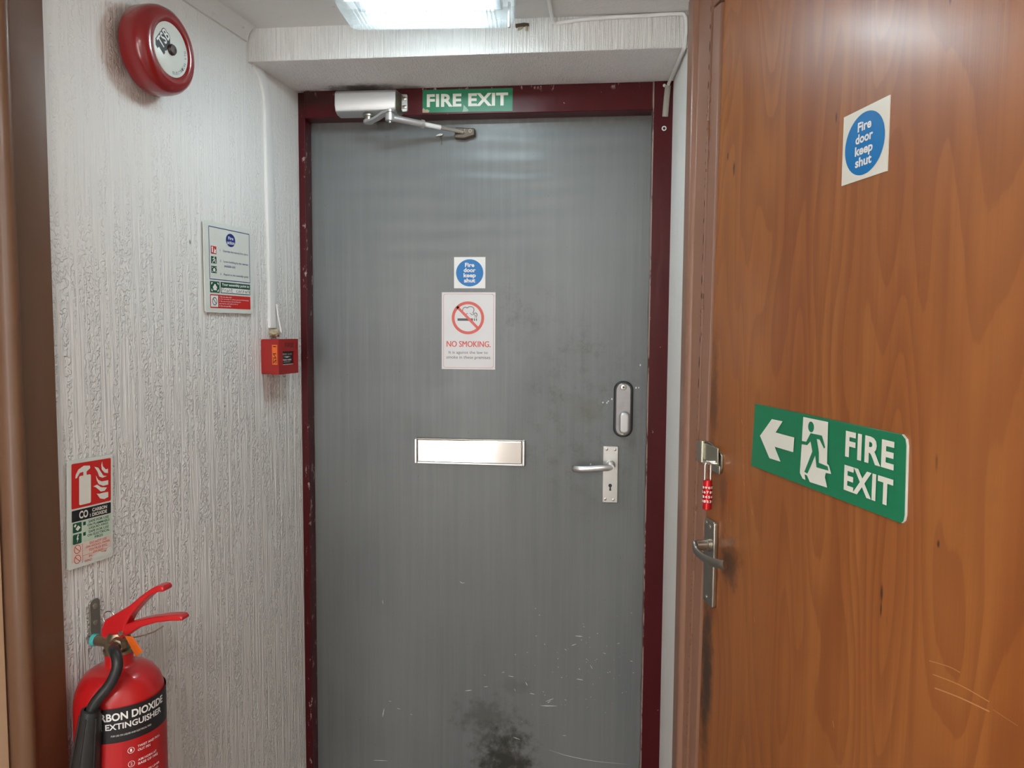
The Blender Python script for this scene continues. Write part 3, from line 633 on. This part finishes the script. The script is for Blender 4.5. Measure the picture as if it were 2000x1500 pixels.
# no smoking
t = thing('no_smoking_sign', 'white NO SMOKING notice with red ring above the letter plate', 'sign', BACK, -.0972, 1.3432, DZ)
plate(t, 0, .1474, 0, .2090, .0005, pbr('paper_white', (.76, .75, .76), .4, var=.04))
z0 = .0008; cx, cy = .0722, .1400
q = PR(); q.ring(cx, cy, .0368, .0445, z0+.0004)
a = math.radians(-45); q.line([(cx+.040*math.cos(a+math.pi), cy+.040*math.sin(a+math.pi)), (cx+.040*math.cos(a), cy+.040*math.sin(a))], .0070, z0+.0004)
q.build('prohibition_ring', m_salmon, t, smooth=0)
q = PR()
for k in (-1, 0, 1): q.text('NO SMOKING.', .0138+.0005*k, .1345+.0005*k, .0610, .0770, z0+.00002*k, .0)
q.build('heading', m_salmon, t, smooth=0)
q = PR(); q.border(rrect(.0050, .1424, .0045, .2045, .006, 5), .0008, z0); q.build('border_line', m_salmon, t, smooth=0)
q = PR(); q.rect(.0435, .0860, .1320, .1385, z0); q.rect(.0890, .0915, .1320, .1385, z0); q.rect(.0945, .0970, .1320, .1385, z0)
sm = [(.0955, .141), (.0970, .150), (.0935, .1535), (.0890, .1520), (.0860, .1540), (.0885, .1590), (.0880, .1660), (.0820, .1700), (.0740, .1695), (.0700, .1665), (.0660, .1690), (.0600, .1665), (.0575, .1600), (.0600, .1535), (.0660, .1500), (.0710, .1515)]
q.line([tuple(p[:2]) for p in smooth_path([(*p, 0) for p in sm], 4)], .0016, z0); q.line([(.0915, .141), (.0925, .1475), (.0880, .1490), (.0830, .1480), (.0780, .153)], .0014, z0); q.build('cigarette', m_inkgrey, t, smooth=0)
q = PR(); q.text('It is against the law to', .0195, .1270, .0400, .0500, z0, .0); q.text('smoke in these premises', .0130, .1340, .0262, .0370, z0, .0); q.build('small_lettering', m_inkgrey, t, smooth=0)
# fire exit running man board on the wooden door
t = thing('fire_exit_sign', 'long green FIRE EXIT board with arrow and running man on wooden door', 'sign', RIGHT, .2800, 1.2315, FZ)
MB().prism([(.004, -.002), (.4000, .0010), (.4045, .0050), (.4060, .0120), (.4040, .0910), (.4020, .0980), (.3950, .1025), (.0125, .1015)], 0, .0034).build('plate', m_green, t, bevel=.0004)
MB().prism([(.4005, .0012), (.4049, .0052), (.4065, .0120), (.4045, .0910), (.4023, .0983), (.3950, .1029), (.3950, .1000), (.4000, .09)], -.0, .0028).build('cut_edge', m_offwhite, t)
q = PR(); q.poly([(.0361, .0518), (.0755, .0835), (.1112, .0843), (.0897, .0644), (.1483, .0648), (.1468, .0428), (.0880, .0420), (.1082, .0222), (.0714, .0213)][::-1], .0044)
q.build('arrow', m_luminous, t, smooth=0)
q = PR(); q.text('FIRE', .2828, .3845, .0592, .0925, .0044, .035, space=1.10); q.text('EXIT', .2824, .3850, .0157, .0483, .0044, .035, space=1.10)
q.build('lettering', m_luminous, t, smooth=0)
q = PR(); q.poly([(.1726, .0979), (.2393, .0985), (.2401, .0422), (.2451, .0404), (.2516, .0301), (.2378, .0291), (.2360, .0228), (.2428, .0099), (.1969, .0084), (.1883, .0164), (.1815, .0165), (.1847, .0092), (.1765, .0095), (.1680, .0161), (.1706, .0569), (.1709, .0640)][::-1], .0044)
q.build('doorway_print', m_luminous, t, smooth=0)
q = PR(); q.poly([(.1950, .0775), (.2253, .0781), (.2350, .0635), (.2319, .0612), (.2195, .0719), (.2121, .0717), (.2189, .0540), (.2196, .0399), (.2428, .0387), (.2448, .0334), (.2142, .0325), (.2095, .0482), (.1903, .0192), (.1813, .0200), (.2014, .0526), (.1957, .0662), (.1871, .0594), (.1663, .0581), (.1660, .0629), (.1838, .0638)][::-1], .0048)
q.disc(.1957, .0864, .0080, .0048, ry=.0075); q.build('running_man', m_green, t, smooth=0)

# fire action notice on the left wall
t = thing('fire_action_notice', 'pale fire action notice with green and red panels on left wall', 'sign', LEFT, -.4300, 1.4850, .0035, rot=.004)
W_, H_ = .1865, .1990
plate(t, 0, W_, 0, H_, .0030, m_offwhite, .003); z0 = .0034
q = PR(); q.border([(.0170, .0735), (.1745, .0735), (.1745, .1880), (.0170, .1880)], .0016, z0); q.disc(.0985, .1655, .0182, z0, ry=.0150); q.build('navy_print', m_navy, t, smooth=0)
q = PR(); q.text('Fire', .0885, .1085, .1665, .1735, z0+.0004, .02); q.text('action', .0840, .1130, .1560, .1640, z0+.0004, .02); q.build('disc_lettering', m_print, t, smooth=0)
q = PR()
for k, (a, b, s) in enumerate(((.1355, .1415, '1.   Operate the nearest fire alarm'), (.1120, .1180, '2.   Leave building by the nearest'), (.1030, .1090, 'available exit'), (.0830, .0890, '3.   Report to the assembly point'))):
    x0, x1 = (.0560, .1680) if k != 2 else (.0720, .1150)
    q.text(s, x0, x1, a, b, z0, .0)
q.build('navy_lettering', m_navy, t, smooth=0)
q = PR(); q.rect(.0230, .0430, .1290, .1460, z0); q.build('alarm_icon', m_signred, t, smooth=0)
q = PR(); q.rect(.0170, .1745, .0100, .0400, z0); q.build('red_panel', m_signred, t, smooth=0)
q = PR(); q.rect(.0230, .0430, .1080, .1235, z0); q.rect(.0230, .0430, .0870, .1025, z0); q.rect(.0170, .0520, .0440, .0690, z0); q.rect(.0560, .1745, .0440, .0690, z0); q.build('green_print', m_dgreen, t, smooth=0)
z1 = z0+.0004
q = PR(); q.rect(.0580, .1725, .0455, .0565, z1); q.text('Your assembly point is:', .0600, .1700, .0592, .0668, z1, .02)
q.rect(.0185, .0450, .0125, .0375, z1)
q.rect(.0255, .0300, .1320, .1400, z1); q.disc(.0275, .1420, .0028, z1); q.poly([(.0330, .1310), (.0410, .1310), (.0400, .1345), (.0415, .1400), (.0370, .1380), (.0350, .1430)], z1)
q.disc(.0335, .1215, .0016, z1); q.line([(.0330, .1195), (.0335, .1150), (.0380, .1125), (.0390, .1095)], .0018, z1); q.line([(.0335, .1155), (.0300, .1130), (.0275, .1095)], .0018, z1); q.line([(.0275, .1180), (.0330, .1192), (.0385, .1160)], .0014, z1)
for cx, cy, r in ((.0330, .0945, .0042), (.0345, .0565, .0072)):
    q.disc(cx, cy+r*.35, r*.55, z1); q.disc(cx-r*.65, cy-r*.1, r*.42, z1); q.disc(cx+r*.65, cy-r*.1, r*.42, z1); q.rect(cx-r*.8, cx+r*.8, cy-r, cy, z1)
    for sx in (-1, 1):
        for sy in (-1, 1):
            X, Y = cx+sx*r*1.85, cy+sy*r*1.35; q.poly([(X, Y), (X-sx*r*.8, Y), (X, Y-sy*r*.8)][::sx*sy or 1], z1)
for k, s in enumerate(('1. Do not take risks', '2. Do not stop to collect personal belongings', '3. Do not re-enter the building for', '    any reason until told to do so', '4. Do not use lifts')):
    q.text(s, .0490, .0490+(.048, .118, .085, .072, .044)[k], .0340-.0051*k, .0372-.0051*k, z1, .005)
q.build('white_print', m_print, t, smooth=0)
q = PR(); q.ring(.0318, .0250, .0072, .0088, z1+.0003); q.line([(.0263, .0302), (.0373, .0198)], .0016, z1+.0003)
hw = [[(.062, .0475), (.062, .0555), (.069, .0560)], [(.062, .052), (.067, .0525)], [(.071, .048), (.071, .052), (.075, .0530)], [(.078, .049), (.081, .0525), (.084, .049), (.080, .0475), (.078, .0495)], [(.087, .0480), (.088, .053), (.092, .0515), (.093, .0480)], [(.097, .0560), (.0975, .048), (.101, .0480)], [(.095, .053), (.102, .0535)],
      [(.121, .0530), (.116, .0515), (.117, .0480), (.122, .0480)], [(.129, .0530), (.125, .0510), (.126, .0480), (.131, .052), (.132, .048)], [(.135, .0480), (.1355, .053), (.139, .0530)], [(.143, .0460), (.1435, .0535), (.148, .0525), (.144, .0490)], [(.156, .0525), (.152, .0510), (.153, .0480), (.157, .0515), (.158, .0480)], [(.161, .0480), (.1615, .053), (.165, .0530)], [(.1675, .0560), (.168, .0480)], [(.172, .053), (.168, .0505), (.172, .0480)]]
q.build('prohibition_icon', m_ink, t, smooth=0)
q = PR()
for s in hw: q.line(s, .0009, z1+.0003)
q.build('handwriting', m_ink, t, smooth=0)

# CO2 extinguisher identification sign
t = thing('extinguisher_sign', 'red, black and green carbon dioxide extinguisher sign with torn corner', 'sign', LEFT, -.8290, 1.0330, .0035)
# the sign hangs slightly out of true
t.matrix_world = t.matrix_world @ Matrix.Rotation(-.040, 4, 'Z')
PW, PH = .1045, .1890
plate(t, 0, PW, 0, PH, .0030, m_offwhite, .004); z0 = .0034; z1 = .0038
q = PR(); q.poly(rrect(.0070, .0990, .1045, .1830, .0025), z0); q.build('red_print', m_signred, t, smooth=0)
q = PR(); q.poly(rrect(.0075, .0990, .0815, .1015, .0015), z0); q.build('black_print', m_ink, t, smooth=0)
q = PR(); q.poly(rrect(.0235, .0505, .1090, .1600, .003), z1); q.poly([(.0330, .159), (.0405, .159), (.0405, .166), (.0490, .171), (.0480, .1755), (.0340, .1770), (.0220, .1720), (.0160, .1635), (.0150, .1570), (.0185, .1575), (.0250, .1655), (.0330, .1665)][::-1], z1)
for fl in ([(.0585, .1720), (.0680, .1690), (.0740, .1610), (.0800, .1530), (.0890, .1510), (.0780, .1495), (.0700, .1530), (.0660, .1620)], [(.0770, .1790), (.0790, .1700), (.0860, .1635), (.0915, .1640), (.0915, .1560), (.0830, .1580), (.0760, .1650), (.0750, .1730)], [(.0620, .1560), (.0680, .1470), (.0760, .1430), (.0920, .1430), (.0920, .1350), (.0800, .1345), (.0690, .1390), (.0640, .1470)], [(.0560, .1370), (.0650, .1390), (.0740, .1330), (.0890, .1300), (.0830, .1250), (.0740, .1250), (.0680, .1300), (.0620, .1345)], [(.0640, .1230), (.0700, .1215), (.0800, .1220), (.0920, .1215), (.0920, .1120), (.0820, .1100), (.0720, .1130)]):
    q.poly(fl[::-1], z1)
q.text('CO', .0235, .0440, .0850, .0985, z1, .035); q.text('2', .0475, .0505, .0845, .0895, z1, .02)
q.text('CARBON', .0535, .0890, .0922, .0985, z1, .03); q.text('DIOXIDE', .0535, .0890, .0840, .0903, z1, .03); q.build('white_print', m_luminous, t, smooth=0)
q = PR(); q.rect(.0070, .1000, .0420, .0800, z0); q.build('pale_green_print', pbr('pale_green', (.55, .68, .55), .4), t, smooth=0)
q = PR(); q.rect(.0070, .1000, .0110, .0410, z0); q.build('pale_pink_print', pbr('pale_pink', (.74, .62, .54), .4), t, smooth=0)
q = PR(); q.poly(rrect(.0095, .0290, .0625, .0795, .002), z1); q.poly(rrect(.0095, .0290, .0425, .0595, .002), z1); q.rect(.0325, .0385, .0720, .0780, z1); q.rect(.0325, .0385, .0535, .0595, z1)
q.build('green_print', m_dgreen, t, smooth=0)
q = PR(); q.poly([(.0150, .0690), (.0200, .0650), (.0265, .0700), (.0210, .0745)], z1+.0003); q.poly([(.0115, .0740), (.0145, .0720), (.0175, .0760), (.0140, .0780)], z1+.0003); q.poly([(.0200, .0585), (.0170, .0500), (.0195, .0505), (.0180, .0440), (.0225, .0525), (.0200, .0520), (.0225, .0585)], z1+.0003); q.build('icon_print', m_luminous, t, smooth=0)
q = PR()
for k, s in enumerate(('SAFE FOR USE', 'ON FLAMMABLE', 'LIQUID FIRES', 'SAFE FOR USE', 'ON ELECTRICAL', 'FIRES')):
    hw_ = (.024, .0265, .023, .024, .0265, .0095)[k]; q.text(s, .0690-hw_, .0690+hw_, .0742-.0061*k, .0786-.0061*k, z1, .01)
q.build('dark_lettering', m_dgreen, t, smooth=0)
q = PR()
for k, s in enumerate(('DO NOT USE', 'ON WOOD, PAPER,', 'TEXTILES ETC.', 'DO NOT')):
    hw_ = (.0200, .0290, .0230, .0120)[k]; q.text(s, .0680-hw_, .0680+hw_, .0352-.0058*k, .0393-.0058*k, z1, .01)
q.text('TION', .0740, .0880, .0130, .0165, z1, .01); q.text('IN', .0460, .0530, .0130, .0165, z1, .01); q.text('WIND', .0350, .0530, .0058, .0098, z1, .01)
for y in (.0330, .0155): q.ring(.0195, y, .0065, .0077, z1); q.line([(.0148, y+.0042), (.0242, y-.0042)], .0012, z1)
q.line([(.0310, .0065), (.0310, .040)], .0006, z1); q.line([(.031, .0185), (.0990, .0185)], .0005, z1); q.build('red_lettering', m_salmon, t, smooth=0)
q = PR(); q.poly([(.0540, .0060), (.1000, .0055), (.1010, .0195), (.0900, .0200), (.0860, .0130), (.0700, .0165), (.0600, .0140), (.0550, .0110)], z1+.0003); q.build('scraped_patch', m_offwhite, t, smooth=0)

# ------------------------------------------------------------------ fire bell
t = thing('fire_alarm_bell', 'round red fire alarm bell with white centre disc on left wall', 'alarm bell', LEFT, -.6005, 1.9780, 0, rot=.0)
MB().lathe([(.060, 0), (.060, .014), (.045, .016)], (0, 0, 0), (0, 0, 1), 48).build('backplate', m_redpl, t)
MB().lathe([(.060, .012), (.0795, .012), (.0815, .016), (.0815, .040), (.0800, .050), (.0755, .0585), (.0690, .0635), (.0620, .0655), (.0560, .0650), (.0520, .0630), (.0500, .0605), (.0, .0605)], (0, 0, 0), (0, 0, 1), 72, caps=False).build('gong', m_red, t, smooth=50)
MB().lathe([(.0495, .0600), (.0495, .0620), (.0485, .0626), (.0, .0626)], (0, 0, 0), (0, 0, 1), 56, caps=False).build('centre_disc', m_offwhite, t, smooth=50)
MB().lathe([(.0105, 0), (.0105, .003), (.0085, .006), (.0, .0065)], (0, 0, .0625), (0, 0, 1), 24, caps=False).build('centre_bolt', pbr('dark_bolt', (.035, .012, .010), .4), t)
rot = math.radians(52); lx, ly = -.0225, .0135
q = PR()
for k in range(7): q.text('TSB', lx-.0205, lx+.0205, ly-.0125-.0018*k, ly+.0125-.0018*k, .0629+.00002*k, .09, rot=rot)
q.build('logo_shadow', m_ink, t, smooth=0)
q = PR(); q.text('TSB', lx-.0185, lx+.0185, ly-.0110, ly+.0110, .0632, .02, rot=rot, space=1.1); q.build('logo', m_print, t, smooth=0)
q = PR(); s = 'ELECTRICAL LTD'
for k, ch in enumerate(s):
    if ch == ' ': continue
    a = math.radians(-84+k*7.4); r = .0415
    q.text(ch, r*math.cos(a)-.0019, r*math.cos(a)+.0019, r*math.sin(a)-.0026, r*math.sin(a)+.0026, .0630, .0, rot=a+math.pi/2)
q.build('rim_lettering', m_inkgrey, t, smooth=0)
MB().prism([(-.012, .070), (.012, .070), (.010, .086), (.004, .083), (-.001, .088), (-.008, .084)], 0, .010).build('wall_lug', m_steel, t, bevel=.001)

# ------------------------------------------------------------------ cable trunking and call point
t = thing('cable_trunking', 'white painted cable trunking running down beside the maroon frame', 'trunking', LEFT, -.150, 1.452, 0)
sec = rrect(-.0165, .0165, -.008, .0062, .0025, 3)
path = smooth_path([(-.068, .636, .0), (-.048, .626, .0), (-.026, .606, .0), (-.012, .572, .0), (-.0075, .53, .0), (-.006, .45, .0), (-.003, .25, .0), (.0, .10, .0), (.0, .0, .0)], 5)
MB().sweep(path, sec, up=(0, 0, 1)).build('channel', pbr('painted_trunking', (.77, .765, .75), .65, var=.05, spec=.25), t, smooth=40)
MB().tube(smooth_path([(.006, .06, .012), (.010, .03, .013), (.013, .006, .016), (.012, -.012, .02)], 4), .0022, 8).build('cable_tail', m_cable, t, smooth=60)
bm = bmesh.new(); bmesh.ops.create_icosphere(bm, subdivisions=3, radius=1)
for v in bm.verts:
    c = v.co; k = 1+.35*math.sin(c.x*7+1)*math.sin(c.y*6)*math.cos(c.z*5); v.co = Vector((c.x*.017*k+.004, c.y*.0105*k-.013, abs(c.z)*.020*k))
mb = MB(); mb.v = [tuple(v.co) for v in bm.verts]; mb.f = [tuple(v.index for v in f.verts) for f in bm.faces]; bm.free()
mb.build('sealant_lump', m_sealant, t, smooth=60)

t = thing('fire_call_point', 'red break glass fire call point under the white trunking', 'call point', LEFT, -.2040, 1.3375, 0)
MB().prism(rrect(.002, .095, .0, .0865, .004), 0, .030).build('back_box', m_redpl, t, bevel=.002)
# front cover with a window opening
W0, W1, V0, V1 = .020, .082, .022, .056
mb = MB(); mb.box(0, W0, -.0005, .087, .030, .050).box(W1, .0965, -.0005, .087, .030, .050).box(W0, W1, -.0005, V0, .030, .050).box(W0, W1, V1, .087, .030, .050)
mb.build('front_cover', m_redpl, t, smooth=0)
gl = MB().box(W0, W1, V0, V1, .036, .0435).build('glass', m_black, t, bevel=.0005)
q = PR(); q.text('BREAK GLASS', .026, .076, .0465, .0515, .0438, .0); q.text('PRESS HERE', .030, .072, .0325, .0365, .0438, .02); q.poly([(.032, .0420), (.046, .0412), (.046, .0400), (.056, .0400), (.056, .0412), (.070, .0420), (.056, .0430), (.046, .0430)], .0438); q.line([(.034, .029), (.066, .029)], .0008, .0438); q.rect(W0+.002, W1-.002, V0+.0005, V0+.0018, .0438); q.build('glass_lettering', m_print, gl, smooth=0)
q = PR(); q.text('FIRE', .030, .072, .0665, .0775, .0503, .02); q.line([(.088, .064), (.088, .072)], .003, .0503); q.line([(.086, .076), (.091, .076)], .002, .0503); q.build('lettering', pbr('dark_red_ink', (.10, .012, .010), .5), t, smooth=0)
# orange zone label on the side that faces the lobby (faces -x)
MB().box(-.0008, .0022, .024, .073, .0325, .0465).build('zone_label', m_orange, t, smooth=0)
q = PR(); q.text('ZN  1', .026, .070, .0355, .0440, 0, .01, xf=lambda x, y, z: (-.0011, x, y)); q.build('zone_lettering', m_ink, t, smooth=0)

# ------------------------------------------------------------------ carbon dioxide extinguisher
t = thing('fire_extinguisher', 'red carbon dioxide fire extinguisher with black horn hung on the wall', 'fire extinguisher', LEFT, -.803, .30, .081)
R0 = .073
MB().lathe([(.066, 0), (.071, .003), (R0, .010), (R0, .500), (.0722, .512), (.0695, .526), (.0640, .541), (.0550, .5535), (.0440, .5610), (.0330, .5645), (.0255, .5665), (.0230, .5700), (.0228, .5880), (.0, .5880)], (0, 0, 0), (0, 1, 0), 72, caps=False).build('cylinder', m_redext, t, smooth=60)
MB().lathe([(.0215, 0), (.0245, .001), (.0245, .006), (.0205, .007)], (0, .588, 0), (0, 1, 0), 32).build('collar', m_brass, t)
MB().lathe([(.018, 0), (.020, .004), (.0195, .022), (.015, .030)], (0, .594, 0), (0, 1, 0), 28).build('valve_body', m_brass, t)
MB().lathe([(.013, 0), (.013, .006), (.0095, .008), (.0095, .030)], (0, .604, -.014), (0, 0, -1), 22).build('burst_disc_port', m_brass, t)
MB().lathe([(.0095, 0), (.0105, .001), (.0105, .007), (.0085, .008)], (0, .604, -.0445), (0, 0, -1), 22).build('port_cap', m_teal, t)
zy = lambda a, b, h: (h, b, a)
up = [(-.0260, .6170), (-.0250, .6300), (-.0170, .6470), (.0050, .6600), (.0336, .6772), (.0540, .6940), (.0731, .7075), (.0830, .7135), (.0914, .7162), (.0985, .7155), (.1022, .7118), (.1011, .7063), (.0900, .7050), (.0728, .6968), (.0520, .6780), (.0330, .6573), (.0240, .6420), (.0197, .6230), (.0100, .6160), (-.0150, .6120)]
MB().prism(up[::-1], -.0120, .0120, swap=zy).build('carry_handle', m_redtrim, t, bevel=.004, seg=3)
lo = [(.0060, .6180), (.0170, .6400), (.0450, .6505), (.0716, .6582), (.1000, .6645), (.1219, .6673), (.1310, .6670), (.1357, .6632), (.1336, .6586), (.1100, .6560), (.0815, .6501), (.0500, .6390), (.0321, .6270), (.0150, .6150)]
MB().prism(lo[::-1], -.0100, .0100, swap=zy).build('squeeze_lever', m_redtrim, t, bevel=.003, seg=3)
MB().cyl((-.015, .628, .016), (.015, .628, .016), .0040, n=14).build('pivot_pin', m_zinc, t)
rp = [(-.004+.0*math.cos(a), .648+.012*math.sin(a), -.014+.012*math.cos(a)) for a in [i*2*math.pi/24 for i in range(25)]]
MB().tube(rp, .0011, 8, up=(1, 0, 0)).build('pin_ring', m_chrome, t, smooth=60)
MB().tube(smooth_path([(-.012, .626, .018), (-.013, .6225, .040), (-.010, .633, .075), (-.006, .645, .095)], 5), .0011, 8).build('seal_wire', m_brass, t, smooth=60)
MB().prism([(.0260, .6235), (.0400, .6250), (.0600, .6000), (.0460, .5900)][::-1], -.0150, -.0135, swap=zy).build('safety_tag', m_orange, t, bevel=.0005)
MB().lathe([(.0145, 0), (.0145, .010), (.011, .012), (.011, .022)], (-.012, .607, .012), (-1, 0, 0), 6).build('hose_nut', m_brass, t)
hose = smooth_path([(-.022, .607, .014), (-.040, .611, .024), (-.054, .611, .040), (-.062, .600, .050), (-.066, .586, .050), (-.072, .566, .042), (-.080, .549, .030), (-.085, .534, .021), (-.087, .522, .018)], 6)
MB().tube(hose, .0088, 16, up=(0, 0, 1)).build('hose', m_rubber, t, smooth=60)
ax = Vector((-.004, -.330, -.046)).normalized(); hp0 = Vector((-.0868, .530, .0185))
hl = [(.0100, 0), (.0142, .0012), (.0150, .006), (.0155, .012), (.0175, .045), (.0215, .095), (.0275, .170), (.0360, .262), (.0380, .280), (.0385, .300), (.0365, .300), (.0340, .270), (.010, .03)]
MB().lathe(hl, hp0, ax, 32, caps=False).build('horn', m_rubber, t, smooth=40)
for a in range(6):
    e1 = ax.orthogonal().normalized(); e2 = ax.cross(e1); tt = a*math.pi/3
    dirv = e1*math.cos(tt)+e2*math.sin(tt)
    MB().tube([hp0+ax*.010+dirv*.0152, hp0+ax*.045+dirv*.0176, hp0+ax*.095+dirv*.0216, hp0+ax*.170+dirv*.0276, hp0+ax*.262+dirv*.0361], .0016, 6).build('horn_rib', m_rubber, t, smooth=60)
MB().prism(rrect(.022, .046, .5850, .6630, .008), -.0795, -.0765).build('wall_bracket', m_steel, t, bevel=.0008)
br = bpy.data.objects['wall_bracket']
for y in (.650, .620): MB().lathe([(.0048, 0), (.0048, .0012), (.002, .002)], (.034, y, -.0765), (0, 0, 1), 16).build('screw', m_zinc, br)
MB().box(.010, .034, .5960, .6020, -.0770, -.018).build('hook_arm', m_steel, t, bevel=.001)
# label wrapped round the cylinder; angle 0 faces straight out of the wall, negative angles face the lobby
def wrap(r): return lambda x, y, z: (r*math.sin(x/R0), y, r*math.cos(x/R0))
def band(x0, x1, y0, y1, r, n=40):
    mb = PR(); vs = []
    for i in range(n+1):
        x = x0+(x1-x0)*i/n; vs += [(r*math.sin(x/R0), y0, r*math.cos(x/R0)), (r*math.sin(x/R0), y1, r*math.cos(x/R0))]
    return mb.add(vs, [(2*i, 2*i+2, 2*i+3, 2*i+1) for i in range(n)])
band(-.125, .105, .4610, .5200, R0+.0004).build('black_band', m_ink, t)
lr = R0+.0008
q = PR(); q.text('CARBON DIOXIDE', -.116, .016, .4990, .5125, 0, .03, xf=wrap(lr)); q.text('FIRE EXTINGUISHER', -.116, .010, .4840, .4945, 0, .02, xf=wrap(lr)); q.text('FOR USE ON LIQUID AND ELECTRICAL FIRES', -.078, -.014, .4715, .4750, 0, .0, xf=wrap(lr)); q.build('band_lettering', m_print, t, smooth=0)
band(-.062, .060, .2300, .4590, R0+.0003).build('instruction_panel', pbr('label_red', (.42, .010, .012), .35), t)
q = PR(); Y = .449
for k, ls in enumerate((('TWIST AND PULL', 'OUT PIN'), ('AIM HORN AT', 'BASE OF FIRE'), ('SQUEEZE LEVER', 'TO START AND', 'RELEASE TO', 'STOP'))):
    q2 = PR(); q2.ring(-.049, 0, .0046, .0053, 0, 24); q.add([wrap(lr)(x, y+Y-.006, z) for x, y, z in q2.v], q2.f)
    q.text(str(k+1), -.0505, -.0475, Y-.0085, Y-.0035, 0, .0, xf=wrap(lr))
    for s in ls: q.text(s, -.0385, -.0385+.0031*len(s), Y-.0052, Y-.0012, 0, .01, xf=wrap(lr)); Y -= .0066
    Y -= .0105
q.build('instruction_lettering', m_print, t, smooth=0)
band(-.040, -.012, .345, .377, R0+.0006, 12).build('pictogram_panel', m_print, t)
q = PR()
for s in ([(-.036, .350), (-.030, .366), (-.022, .371)], [(-.030, .366), (-.019, .356)], [(-.026, .352), (-.018, .352)]):
    q2 = PR(); q2.line(s, .003); q.add([wrap(R0+.001)(*p) for p in q2.v], q2.f)
q.build('pictogram', m_ink, t, smooth=0)
